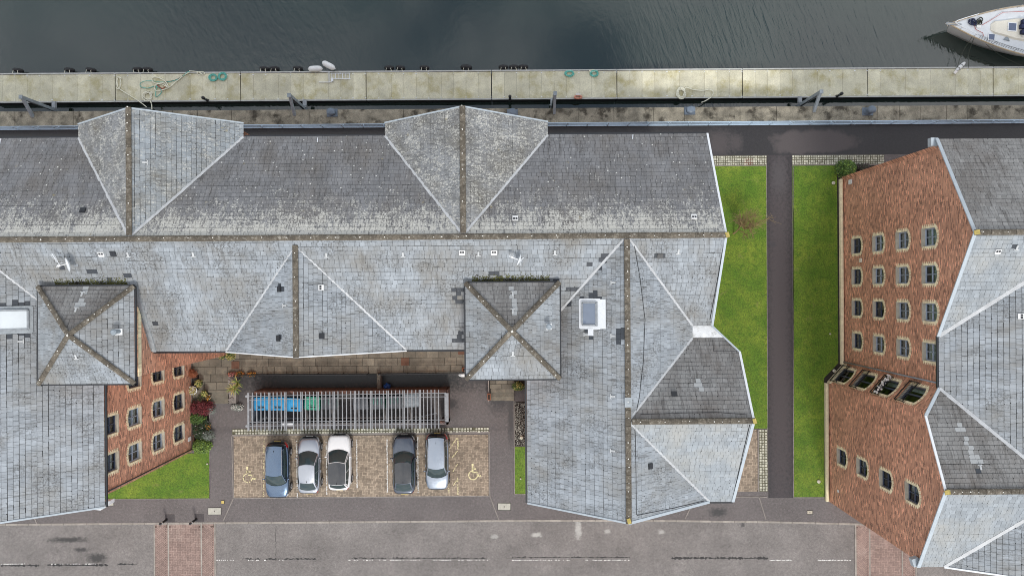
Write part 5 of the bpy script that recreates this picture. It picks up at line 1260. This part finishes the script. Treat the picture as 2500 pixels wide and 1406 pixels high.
        for x in (h * .62, -h * .6):
            g = MB(); g.lathe([(.2, 0), (.31, .0), (.335, .03), (.335, .19), (.31, .22), (.2, .22)], n=22); yy = sg * (W / 2 - .2); g.v = [(x + a, yy + sg * c, .335 + b2) for a, b2, c in g.v]; wo = g.obj('wheel', 'rubber', t, smooth=False, fix=True)
            g = MB(); g.lathe([(.03, .2), (.21, .2), (.22, .228), (.05, .215)], n=14); g.v = [(x + a, yy + sg * c, .335 + b2) for a, b2, c in g.v]
            g.obj('rim', 'alloy', wo, fix=True)
            g = MB()
            for k in range(5):
                a = k * 1.257; g.bar((x, yy + sg * .23, .335), (x + .2 * math.cos(a), yy + sg * .23, .335 + .2 * math.sin(a)), .06, .02, up=(0, 1, 0))
            g.obj('spokes', 'alloy', wo)
            g = MB(); pts = [(x + .385 * math.cos(a * .2618), sg * (W / 2 - .045 - .03 * (abs(x) / h)), .335 + .385 * math.sin(a * .2618)) for a in range(13)]; g.tube(pts, .045, 6); g.obj('wheel_arch', 'car_trim' if suv else paint, t, smooth=True)
    if dark_tail: skin('tailgate', 'paint_black', -h * .995, -h * .86, -4.2, 4.2, .012)
    g = MB(); g.box((-h - .012, 0, .68 if suv else .6), (.03, .52, .12)); g.obj('number_plate', 'cover_yellow', t); g = MB(); g.box((h + .004, 0, .45), (.03, .52, .12)); g.obj('number_plate', 'plate_white', t)
    return t
PH = math.pi / 2
car('parked_car', 'pale blue estate car with red tail lights, nose towards the road', (-18.38, -14.05, .02), -PH, 4.45, 1.88, 1.63, 1.18, .26, -1.8, -2.08, 'paint_blue', None, True, 1.02, .8, 1.0, .68, True, True)
car('parked_car', 'silver hatchback with a glinting blue windscreen between the blue and white cars', (-15.93, -13.72, .02), PH, 4.45, 1.8, 1.45, 1.18, .22, -1.2, -1.9, 'paint_silver', None, False, .93, .66, 1.0, .67)
car('parked_car', 'white car with a black glass roof', (-13.57, -13.5, .02), PH, 4.4, 1.84, 1.58, 1.08, .2, -1.55, -1.98, 'paint_white', 'paint_black', False, 1.0, .78, 1.02, .7)
car('parked_car', 'dark grey saloon beside the empty bay', (-8.5, -13.72, .02), PH, 4.6, 1.84, 1.46, 1.12, .36, -1.3, -2.0, 'paint_dark', 'paint_black', False, .94, .7, 1.02, .68)
car('parked_car', 'grey people carrier with roof rails next to the right disabled bay', (-5.92, -13.5, .02), -PH, 4.45, 1.84, 1.66, 1.2, .34, -1.82, -2.06, 'paint_grey', None, True, 1.02, .82, 1.02, .7, True, True)

# ------------------------------------------------------------------ bin store
ZB = 2.2
TL, TR, BL, BR = P(605, 967, ZB), P(1084, 959, ZB), P(605, 1040, ZB), P(1084, 1034, ZB)
t = thing('bin_store', 'open bin store with a galvanised bar roof and brick back wall', 'bin store', (-12.6, -9.2, 0), world=True)
yn = lambda x: TL.y + (TR.y - TL.y) * (x - TL.x) / (TR.x - TL.x)
ys_ = lambda x: BL.y + (BR.y - BL.y) * (x - BL.x) / (BR.x - BL.x)
def brick_box(name, x0, x1, y0, y1, z1, par):
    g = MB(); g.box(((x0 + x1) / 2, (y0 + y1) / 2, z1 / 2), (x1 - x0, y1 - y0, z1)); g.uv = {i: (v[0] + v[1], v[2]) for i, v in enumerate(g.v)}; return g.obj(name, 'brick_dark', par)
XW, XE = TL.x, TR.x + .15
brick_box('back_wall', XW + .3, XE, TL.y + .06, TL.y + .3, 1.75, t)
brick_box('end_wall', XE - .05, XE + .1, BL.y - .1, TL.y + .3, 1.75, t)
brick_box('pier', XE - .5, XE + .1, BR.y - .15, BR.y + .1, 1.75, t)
for x, n in ((XW, 'side_panel'), ):
    g = MB(); g.box((x + .12, (TL.y + BL.y) / 2, .95), (.05, TL.y - BL.y - .3, 1.7)); g.obj(n, 'steel_grey', t)
for k in range(7):
    x = XW + .8 + k * 2.05; g = MB(); g.box((x, BL.y + .12, .9), (1.9, .04, 1.6)); g.obj('door_leaf', 'gutter_dark', t)
g = MB(); g.box((XE + .0, (TR.y + BR.y) / 2, 1.78), (.3, 2.2, .12)); g.obj('end_beam', 'galvanised', t)
for fy, off in ((yn, .0), (yn, -.28), (ys_, .0), (ys_, .3)):
    g = MB(); g.tube([(XW - .02, fy(XW) + off, ZB - .05), (XE, fy(XE) + off, ZB - .05)], .028, 6); g.obj('long_tube', 'galvanised', t)
for k in range(8):
    x = XW + .1 + k * (XE - XW - .2) / 7
    for fy in (yn, ys_): g = MB(); g.bar((x, fy(x), 0), (x, fy(x), ZB - .1), .07); g.obj('post', 'steel_grey', t)
dbl = [657.5, 697, 736.5, 776, 815.5, 867, 906.5, 946.5, 986, 1025.5]; bars = [606.5, 617, 627, 637, 646.5]
for i, dd in enumerate(dbl):
    bars += [dd - 1.8, dd + 1.8]; nx_ = dbl[i + 1] if i + 1 < len(dbl) else 1080
    nb = 3 if nx_ - dd < 42 else (4 if nx_ - dd < 53 else 5)
    for k in range(nb):
        if i == 1 and k == 0: continue
        bars.append(dd + (nx_ - dd) * (k + 1) / (nb + 1))
for px in bars:
    x = P(px, 1000, ZB).x; g = MB(); w = .068 if px > 610 else .14; g.box((x + R.uniform(-.01, .01), (yn(x) + ys_(x)) / 2 - .04, ZB), (w, yn(x) - ys_(x) + .62, .07), R.uniform(-.002, .002)); g.obj('roof_bar', 'galvanised', t)
for fy in (yn, ys_): g = MB(); g.lathe([(.1, -.08), (.1, .08)], (XW - .1, fy(XW), ZB - .05), 10); g.obj('gate_hinge', 'galvanised', t)
g = MB(); g.tube([(XW, -9.2, 1.2), (XW - .32, -9.2, 1.2)], .03, 6); g.tube([(XW, -9.3, 1.2), (XW - .32, -9.3, 1.2)], .03, 6); g.obj('latch', 'white_metal', t)
g = MB(); a, b = P(622, 1032, 1.2), P(652, 1018, 1.2); g.bar(a, b, .14, .05); a, b = P(690, 1022, .8), P(736, 1021, .8); g.bar(a, b, .1, .05); a, b = P(1020, 1018, 1.0), P(1066, 1008, 1.0); g.bar(a, b, .06, .05); g.obj('diagonal_brace', 'steel_grey', t)
g = MB(); a, b = P(686, 1036, 1.9), P(715, 1036, 1.9); g.bar(a, b, .22, .04); g.obj('sign_plate', 'white_metal', t)
def bin_(px, py, lidc, bodyc, label, rz=0, slot=True):
    v = P(px, py, 1.3); r = thing('wheeled_bin', label, 'bin', (v.x, v.y, 0), rz, 'large wheeled bins under the bar roof')
    g = MB(); vs = [];
    for z, sx, sy in ((.2, .48, .36), (1.0, .57, .46), (1.16, .58, .48)): vs += [(-sx, -sy, z), (sx, -sy, z), (sx, sy, z), (-sx, sy, z)]
    g.add(vs, [(i * 4 + k, i * 4 + (k + 1) % 4, (i + 1) * 4 + (k + 1) % 4, (i + 1) * 4 + k) for i in range(2) for k in range(4)] + [(3, 2, 1, 0)]); g.obj('tub', bodyc, r, fix=True)
    g = MB(); g.grid(lambda i, j: ((-.59 + 1.18 * i), -.5 + 1.0 * j, 1.18 + .1 * math.sin(math.pi * (.15 + .7 * j))), 2, 6); g.box((0, -.48, 1.2), (1.18, .05, .08)); l = g.obj('lid', lidc, r)
    g = MB()
    for k in (-.3, 0, .3): g = MB(); g.box((k, .12, 1.285), (.02, .5, .02)); g.obj('lid_rib', bodyc, l)
    if slot:
        g = MB(); g.box((-.14, -.28, 1.285), (.22, .09, .02)); g.box((.14, -.28, 1.285), (.22, .09, .02)); g.obj('slot', 'cable_black', l); g = MB(); g.box((0, -.15, 1.285), (.66, .02, .025)); g.obj('lid_rib', 'gutter_dark', l)
    for sx in (-.42, .42):
        for sy in (-.3, .3): g = MB(); g.lathe([(.03, -.03), (.1, -.03), (.1, .03), (.03, .03)], n=10); g.v = [(sx + c, sy + a, .1 + b2) for a, b2, c in g.v]; g.obj('wheel', 'rubber', r, fix=True)
for px, py, l, b, lab, s in ((637, 986, 'bin_blue', 'bin_blue', 'blue wheeled bin at the left end of the bin store', 1), (678, 986, 'bin_blue', 'bin_blue', 'blue wheeled bin in the middle of the three blue ones', 1), (718, 988, 'bin_blue', 'bin_blue', 'blue wheeled bin beside the green one', 1),
    (762, 985, 'bin_green', 'bin_green', 'green wheeled bin with a green lid', 1), (803, 984, 'bin_grey', 'bin_green', 'green wheeled bin with a dark grey lid', 0), (880, 984, 'bin_grey', 'bin_grey', 'dark grey wheeled bin, leftmost of four grey ones', 0),
    (921, 983, 'bin_grey', 'bin_green', 'dark grey lidded bin, second from the left of four', 0), (962, 982, 'bin_grey', 'bin_green', 'dark grey lidded bin, third from the left of four', 0), (1005, 978, 'steel_grey', 'bin_grey', 'paler grey bin at the right end of the row', 0)): bin_(px, py, l, b, lab, R.uniform(-.04, .04), s)
v = P(944, 944, .5); t = thing('blue_sack', 'shiny blue sack standing behind the bin store wall', 'sack', (v.x, v.y, 0))
M('blue_plastic', (.02, .08, .3), .25, .2, 6, .2, 20, coat=.5)
g = MB(); g.lathe([(.2, 0), (.27, .15), (.26, .45), (.16, .62), (.05, .68), (.1, .78)], n=12, sx=1.1); g.v = [(x + R.uniform(-.03, .03), y + R.uniform(-.03, .03), z) for x, y, z in g.v]; g.obj('sack', 'blue_plastic', t, smooth=True, fix=True)
g = MB(); g.tube([(0, .1, .6), (.03, .3, .7)], .07, 6); g.obj('neck', 'blue_plastic', t)

# terrace guard rails and cross wall
def guard(name, label, a, b, z, step=.11, hgt=.95):
    a, b = Vector((*a, z)), Vector((*b, z)); t = thing(name, label, 'railing', a.lerp(b, .5), world=True, group='dark guard rails round the bin yard'); up = Vector((0, 0, hgt)); L = (b - a).length
    g = MB(); g.bar(a + up, b + up, .06); g.obj('handrail', 'black_metal', t); g = MB(); g.bar(a + Vector((0, 0, .12)), b + Vector((0, 0, .12)), .04); g.obj('bottom_rail', 'black_metal', t)
    g = MB(); n = int(L / step)
    for i in range(1, n): p = a.lerp(b, i / n); g.bar(p + Vector((0, 0, .1)), p + up, .02)
    g.obj('balusters', 'black_metal', t, kind='stuff')
    for i in range(int(L / 1.8) + 1): p = a.lerp(b, i / max(1, int(L / 1.8))); g = MB(); g.bar(p, p + up, .06); g.obj('post', 'black_metal', t)
guard('guard_rail', 'dark guard rail along the terrace edge left of the cross wall', P(592, 913, .6)[:2], P(900, 911, .6)[:2], .5)
guard('guard_rail', 'dark guard rail along the terrace edge right of the cross wall', P(928, 911, .6)[:2], P(1132, 908, .6)[:2], .5)
w = thing('cross_wall', 'low slatted cross wall between terrace and bin store', 'wall', (-10.3, -7.2, 0), world=True); a, b = P(924, 913, .9), P(924, 954, .9)
g = MB(); g.box((a.x, (a.y + b.y) / 2, .42), (.26, a.y - b.y, .84)); g.obj('core', 'edging_concrete', w)
for i in range(15): g = MB(); g.box((a.x, a.y - .06 - i * (a.y - b.y) / 15, .87), (.3, .05, .05), -.5); g.obj('slat', 'flagstone', w)

# ------------------------------------------------------------------ plants
def shrub(name, label, cat, loc, rx, ry, h, n, size, mat, stem=True, group=None, pot=None, mat2=None, f2=.2, spiky=False):
    t = thing(name, label, cat, loc, 0, group); z0 = 0
    if pot:
        pm, pr, ph = pot; g = MB(); g.lathe([(pr * .7, 0), (pr, ph * .85), (pr * 1.1, ph * .88), (pr * 1.1, ph), (pr * .9, ph), (pr * .88, ph * .8)], n=14); g.obj('pot', pm, t, fix=True)
        g = MB(); g.lathe([(pr * .87, ph * .8), (pr * .86, ph * .82)], n=14); g.obj('compost', 'soil', t); z0 = ph * .8
    if stem:
        g = MB()
        for k in range(4): a = k * 1.6; g.tube([(0, 0, z0), (math.cos(a) * rx * .35, math.sin(a) * ry * .35, z0 + h * .6)], .025, 5, r2=.008)
        g.obj('stem', 'bark', t)
    lo, hi = MB(), MB()
    cl = [(R.gauss(0, .45), R.gauss(0, .45), R.uniform(.3, 1)) for _ in range(9)]
    for _ in range(n):
        if R.random() < .75: c = R.choice(cl); x, y, z = c[0] + R.gauss(0, .3), c[1] + R.gauss(0, .3), c[2] + R.gauss(0, .18)
        else: x, y, z = R.uniform(-1, 1), R.uniform(-1, 1), R.uniform(.05, 1)
        q = x * x + y * y
        if q > 1.1 or z < 0: continue
        z = min(z, math.sqrt(max(.02, 1.15 - q)))
        p = Vector((x * rx, y * ry, z0 + z * h)); a = R.uniform(0, 6.28); tl = R.uniform(-.2, .9); s = size * R.uniform(.6, 1.3)
        d1 = Vector((math.cos(a) * math.cos(tl), math.sin(a) * math.cos(tl), -math.sin(tl) + .4)).normalized(); d2 = Vector((-math.sin(a), math.cos(a), R.uniform(-.4, .4))).normalized()
        G = hi if (mat2 and R.random() < f2) else lo
        if spiky: G.add([p - d2 * s * .1, p + d2 * s * .1, p + d1 * s * 1.6], [(0, 1, 2)])
        else: G.add([p, p + d1 * s * .5 + d2 * s * .32, p + d1 * s, p + d1 * s * .5 - d2 * s * .32], [(0, 1, 2, 3)])
    if lo.v: lo.obj('foliage', mat, t, kind='stuff')
    if hi.v: hi.obj('flowers' if 'flower' in mat2 else 'new_growth', mat2, t, kind='stuff')
    return t
Q = lambda px, py, z=0: P(px, py, z)
shrub('round_bush', 'round bright green bush at the corner of the brick gable wall', 'bush', (*Q(2066, 413, .7)[:2], .03), .72, .68, 1.35, 2600, .13, 'leaf_green', mat2='leaf_bright', f2=.4)
shrub('low_shrub', 'dark dormant shrub between the round bush and the gable wall', 'shrub', (*Q(2106, 409, .2)[:2], .03), .7, .3, .4, 700, .1, 'cover_iron', mat2='leaf_dark', f2=.3)
bed = [('acer_shrub', 'deep red leaved shrub in the planting bed', 'shrub', 484, 998, 1.0, .95, .62, 1.0, 1800, .12, 'leaf_red', None, 0, 0), ('leafy_shrub', 'mid green shrub just below the red one', 'shrub', 474, 1022, .7, .75, .5, .8, 1500, .12, 'leaf_green', 'leaf_bright', .15, 0),
       ('silver_shrub', 'silvery round shrub at the path edge beside the red shrub', 'shrub', 512, 999, .5, .32, .4, .6, 900, .09, 'leaf_silver', None, 0, 1), ('dark_shrub', 'dark green shrub in the middle of the planting bed', 'shrub', 490, 1048, .4, .75, .85, .6, 1700, .1, 'leaf_dark', 'flower_pale', .03, 0),
       ('lavender_bush', 'grey green lavender mound at the path edge', 'bush', 508, 1064, .4, .45, .4, .6, 1300, .1, 'leaf_silver', 'leaf_dark', .3, 1), ('bright_shrub', 'bright green shrub at the lawn end of the bed', 'shrub', 490, 1090, .5, .72, .55, .8, 2000, .12, 'leaf_bright', 'leaf_green', .35, 0),
       ('flowering_plant', 'orange flowering plant in the planting bed', 'plant', 503, 1043, .5, .2, .25, .4, 260, .08, 'leaf_dark', 'flower_orange', .55, 0), ('flowering_plant', 'pale flowering plant by the dark window of the west wing', 'plant', 478, 1050, .6, .35, .4, .5, 420, .07, 'leaf_dark', 'flower_pink', .3, 0),
       ('white_flowers', 'clump of white flowers where the bright shrub meets the lawn', 'plant', 501, 1098, .4, .16, .14, .3, 160, .09, 'flower_pale', None, 0, 0), ('dark_shrub', 'dark twiggy shrub above the red shrub beside the steps', 'shrub', 493, 975, .8, .55, .5, .7, 800, .1, 'leaf_dark', 'bark', .4, 1)]
for nm, lab, cat, px, py, z, rx, ry, h, n, s, m1, m2, f2, sp in bed: shrub(nm, lab, cat, (*Q(px, py, z)[:2], .03), rx, ry, h, n, s, m1, mat2=m2, f2=f2, spiky=bool(sp))
shrub('bronze_shrub', 'bronze dome shaped grass in the corner of the terrace', 'plant', (*Q(468, 912, .7)[:2], TZ), .42, .28, .5, 900, .12, 'terracotta', spiky=True)
for px, py, lab, pm, pr, rr, m2 in ((485, 936, 'dark pot with yellow green leaves on the terrace near the bronze plant', 'black_metal', .2, .28, 'leaf_straw'), (543, 866, 'dark pot of pale green leaves under the eaves, left of two', 'black_metal', .24, .33, 'leaf_straw'), (563, 868, 'dark pot of pale green leaves under the eaves, right of two', 'black_metal', .26, .38, 'leaf_straw'),
                            (499, 960, 'small dark pot beside the top step', 'black_metal', .18, .22, 'leaf_straw')):
    shrub('potted_plant', lab, 'potted plant', (*Q(px, py, TZ + .4)[:2], TZ), rr, rr, .35, 420, .1, 'leaf_green', pot=(pm, pr, .35), mat2=m2, f2=.5, group='pots round the terrace')
shrub('potted_plant', 'wide white bowl planted with yellow leaves beside the west wing', 'potted plant', (*Q(470, 953, TZ + .3)[:2], TZ), .3, .3, .25, 300, .1, 'leaf_straw', pot=('white_plastic', .32, .3), mat2='flower_pale', f2=.3, group='pots round the terrace')
shrub('potted_plant', 'small square black pot with yellow flowers on the steps', 'potted plant', (*Q(509, 969, TZ + .1)[:2], TZ - .16), .2, .2, .2, 160, .09, 'leaf_dark', pot=('white_plastic', .18, .25), mat2='flower_orange', f2=.4, group='pots round the terrace')
for px, lab, m2 in ((565, 'flower trough with pink blooms at the corner of the terrace edge', 'flower_pink'), (585, 'flower trough with orange blooms in the middle of the terrace edge', 'flower_orange'), (612, 'flower trough with orange blooms standing alone by the guard rail', 'flower_orange')):
    v = Q(px, 914, TZ + .25); t = shrub('flower_trough', lab, 'planter', (v.x, v.y, TZ), .36, .17, .3, 380, .08, 'leaf_dark', mat2=m2, f2=.5, stem=False, group='flower troughs on the terrace edge')
    g = MB(); g.box((0, 0, .1), (.6, .24, .2)); g.obj('trough', 'terracotta', t)
# raised planter with the cordyline
t = thing('stone_planter', 'narrow raised planter filled with pebbles beside the steps', 'planter', (*Q(567, 952, .4)[:2], 0), world=True)
g = MB(); g.prism(xy([(556, 920), (578, 920), (576, 984), (560, 984)], .5), 0, .52); g.obj('planter_wall', 'edging_concrete', t)
g = MB()
for _ in range(60): v = Q(R.uniform(558, 569), R.uniform(922, 982), .55); s = R.uniform(.05, .1); g.lathe([(s, 0), (s * .8, s * .5), (s * .2, s * .7)], (v.x, v.y, .52), 6)
g.obj('pebbles', 'edging_concrete', t, kind='stuff')
v = Q(573, 944, 1.2); t = thing('cordyline_palm', 'yellow green spiky palm rising from the planter', 'palm', (v.x, v.y, .5))
g = MB(); g.tube([(0, 0, 0), (.02, .02, .6)], .07, 8, r2=.05); g.obj('trunk', 'bark', t)
g = MB(); h2 = MB()
for cx, cy, nn in ((-.08, -.12, 46), (.2, .32, 24)):
    for k in range(nn):
        a = R.uniform(0, 6.28); e = R.uniform(.05, 1.1); L = R.uniform(.5, .78); d = Vector((math.cos(a) * math.cos(e), math.sin(a) * math.cos(e), math.sin(e))); s = Vector((-math.sin(a), math.cos(a), 0)); o = Vector((cx, cy, .65))
        p1, p2 = o + d * L * .5, o + d * L - Vector((0, 0, .12 * L)); (g if R.random() < .6 else h2).add([o - s * .018, o + s * .018, p1 + s * .026, p1 - s * .026, p2], [(0, 1, 2, 3), (3, 2, 4)])
g.obj('leaf_fan', 'leaf_straw', t); h2.obj('leaf_fan', 'leaf_bright', t)
shrub('silver_shrub', 'silver white leaved plant at the foot of the stone planter', 'shrub', (*Q(577, 995, .3)[:2], 0), .48, .26, .4, 700, .09, 'leaf_silver', mat2='flower_pale', f2=.3)
shrub('box_hedge', 'clipped green box hedge beside the right entrance landing', 'hedge', (*Q(1265, 944, .9)[:2], 0), .52, .32, 1.0, 1500, .1, 'leaf_green', mat2='leaf_straw', f2=.35)
for px, py, lab in ((1194, 968, 'brown plastic trough on the low wall beside the right steps'), (1136, 902, 'brown plastic trough at the right end of the terrace')):
    v = Q(px, py, .7); t = thing('empty_trough', lab, 'planter', (v.x, v.y, .66 if px > 1150 else TZ), PH if px > 1150 else 0, 'brown troughs')
    g = MB(); g.box((0, 0, .08), (.5, .24, .16)); g.obj('box', 'terracotta', t); g = MB(); g.box((0, 0, .165), (.4, .13, .01)); g.obj('compost', 'soil', t)
v = Q(1130, 916, .5); t = thing('folded_bundle', 'small white folded bundle by the tower corner', 'bundle', (v.x, v.y, .02)); g = MB(); g.lathe([(.3, 0), (.32, .1), (.2, .2), (.05, .24)], n=10, sx=1.3, sy=.6); g.obj('cloth', 'white_plastic', t, smooth=True)
g = MB(); g.box((0, 0, .2), (.5, .05, .03)); g.obj('strap', 'steel_grey', t)

# bare young tree over the lawn
v0 = Q(1790, 571, 0); T = thing('bare_tree', 'leafless young tree leaning over the lawn towards the path', 'tree', (v0.x, v0.y, .03), world=True)
tr, cr_ = MB(), MB()
def branch(p, d, L, r, lev):
    n = 5; pts = [p]
    for i in range(n):
        d = (d + Vector((R.gauss(0, .16), R.gauss(0, .16), R.gauss(0, .07) + .02))).normalized(); pts.append(pts[-1] + d * (L / n))
    (tr if lev < 2 else cr_).tube(pts, r, 5 if lev < 2 else 3, r2=r * .45, cap=False)
    if lev < 3:
        for k in range((4, 6, 6)[lev]):
            f = R.uniform(.25, 1); q = pts[min(n, int(f * n))]; a = Vector((R.gauss(0, 1), R.gauss(0, 1), R.gauss(0, .35))).normalized(); branch(q, (d * .75 + a * .7).normalized(), L * R.uniform(.5, .75), r * .5, lev + 1)
b0 = Vector((v0.x, v0.y, 0))
pk = Q(1828, 553, 1.6); branch(b0, (pk - b0).normalized(), 2.0, .07, 0)
for px, py, L in ((1830, 540, 1.7), (1862, 548, 2.0), (1800, 535, 1.6), (1818, 525, 1.7), (1872, 560, 1.7), (1845, 530, 1.5)):
    q = b0.lerp(pk, .7); d = (Q(px, py, 2.6) - q).normalized(); branch(q, d, L, .046, 1)
tr.obj('trunk', 'twig', T); cr_.obj('crown', 'twig', T)

# ------------------------------------------------------------------ street things
for px, py, lab in ((407, 1268, 'black bollard with a white band, left of the pair by the block paving'), (479, 1267, 'black bollard with a white band, right of the pair by the block paving')):
    v = Q(px, py); t = thing('bollard', lab, 'bollard', (v.x, v.y, 0), 0, 'black bollards at the kerb')
    g = MB(); g.lathe([(.12, 0), (.12, .05), (.085, .08), (.085, .95), (.1, .97), (.1, 1.02), (.03, 1.07)], n=14); g.obj('post', 'black_metal', t)
    g = MB(); g.lathe([(.09, .78), (.09, .9)], n=14); g.obj('band', 'white_plastic', t)
    g = MB(); g.box((.25, .12, .006), (.75, .6, .01)); g.obj('footing_patch', 'patch_asphalt', t)
def cover(px, py, w, h, mat, lab, dot=True):
    v = Q(px, py); t = thing('access_cover', lab, 'cover', (v.x, v.y, .0), R.uniform(-.02, .02), 'service covers in the pavement')
    g = MB(); g.box((0, 0, .008), (w, h, .03)); g.obj('plate', mat, t); g = MB(); g.box((0, 0, .004), (w + .07, h + .07, .02)); g.obj('frame', 'dark_joint', t)
    if dot: g = MB(); g.box((0, 0, .026), (.05, .11, .01)); g.obj('keyhole', 'cover_iron', t)
cover(524, 1247, 1.0, .52, 'cover_concrete', 'pale concrete cover left of the car park'); cover(1231, 1236, .98, .52, 'cover_concrete', 'pale concrete cover right of the car park'); cover(1977, 1250, .4, .25, 'pale_stone', 'small tan cover on the pavement below the right lawn')
cover(271, 1228, .4, .34, 'cover_concrete', 'small square drain cover by the slate verge of the west wing'); cover(544, 1225, .22, .22, 'cover_yellow', 'tiny yellow cover near the car park corner', False); cover(1827, 398, .7, .75, 'red_tile', 'rust red cover at the edge of the left strip of setts', False)
for px, py, lab in ((2035, 447, 'white lawn light near the round bush'), (2037, 905, 'white lawn light at the splayed corner with balconies'), (1999, 1175, 'white lawn light near the lower end of the right lawn'), (1273, 1068, 'white lawn light on the dark gravel bed'), (1271, 1168, 'small white cap on the short strip of lawn'), (506, 1132, 'small white cap on the left lawn'), (2027, 815, 'small grey ring in the right lawn')):
    v = Q(px, py, .1); s = .5 if 'cap' in lab or 'ring' in lab else 1; t = thing('lawn_light', lab, 'light', (v.x, v.y, .03), R.uniform(-.2, .2), 'white lights set in the lawns', )
    g = MB(); g.lathe([(.1 * s, 0), (.13 * s, .02), (.13 * s, .1), (.09 * s, .14)], n=14); g.obj('housing', 'lamp_white', t, smooth=False); g = MB(); g.lathe([(.07 * s, .141), (.06 * s, .15)], n=12); g.obj('lens', 'pale_stone', t)

# dishes and aerials on the roof
def dish(px, py, rz, tilt, label, r=.42):
    p, u, vv, n = roof_at(A, px, py); t = thing('satellite_dish', label, 'dish', p, 0)
    rot = Matrix.Rotation(rz, 4, 'Z') @ Matrix.Rotation(tilt, 4, 'Y'); up = Vector((0, 0, .55))
    g = MB(); g.lathe([(.02, .0), (r * .5, .03), (r * .85, .085), (r, .12), (r, .135), (r * .85, .1), (r * .5, .045), (.02, .015)], n=24, sx=.82); g.v = [tuple(rot @ Vector(q) + up) for q in g.v]; g.obj('reflector', 'white_metal', t, smooth=True)
    g = MB(); g.tube([rot @ Vector((-r * .6, 0, .05)) + up, rot @ Vector((-r * .45, 0, .5)) + up], .025, 5); g.box(rot @ Vector((-r * .4, 0, .55)) + up, (.14, .1, .1), rz); g.obj('feed_arm', 'white_plastic', t)
    g = MB(); g.tube([(0, 0, 0), (0, 0, .3), (0, 0, .5)], .025, 6); g.box((0, 0, .02), (.25, .25, .03)); g.obj('mount', 'galvanised', t)
def aerial(px, py, ang, label):
    p, u, vv, n = roof_at(A, px, py); t = thing('tv_aerial', label, 'aerial', p, ang)
    g = MB(); g.tube([(0, 0, 0), (0, 0, .8)], .02, 6); g.obj('mast', 'galvanised', t)
    t.scale = (.75, .75, .75)
    g = MB(); g.bar((-.5, 0, .8), (.55, 0, .8), .03); g.obj('boom', 'white_metal', t)
    for k in range(9): g = MB(); g.bar((-.45 + k * .08, -.14 + .004 * k, .82), (-.45 + k * .08, .14 - .004 * k, .82), .018); g.obj('element', 'white_metal', t)
    for s in (-.12, .12): g = MB(); g.bar((.42, s * .4, .8), (.55, s * 2.6, .86), .03); g.obj('reflector_arm', 'white_metal', t)
dish(186, 646, rad(200), rad(50), 'white satellite dish on the slate roof above the left tower'); aerial(153, 634, rad(-55), 'white television aerial beside the left satellite dish')
dish(1271, 637, rad(160), rad(86), 'satellite dish seen edge-on above the right tower', .36); aerial(1258, 632, rad(-25), 'white television aerial beside the edge-on dish above the right tower')

t = shrub('flower_box', 'mass of white flowers hung on the third balcony rail of the splayed corner', 'flowers', (FB.x, FB.y, 6.55), .5, .5, .5, 10, .1, 'leaf_dark', stem=False)
g = MB()
for k in range(34):
    p = WC(LL / 2 - .75 + 1.5 * R.random(), 7.0 + R.gauss(.25, .14), .28 + R.gauss(0, .06)) - FB; p.z += FB.z - 6.55; s_ = R.uniform(.05, .1); g.lathe([(s_ * .3, -s_ * .6), (s_, 0), (s_ * .6, s_ * .6), (s_ * .1, s_ * .8)], p, 6)
g.obj('flowers', 'flower_pale', t, kind='stuff')
g = MB(); g.bar(WC(LL / 2 - .75, 7.0, .26) - Vector((FB.x, FB.y, 6.55)), WC(LL / 2 + .75, 7.0, .26) - Vector((FB.x, FB.y, 6.55)), .18, .18); g.obj('trough', 'black_metal', t)
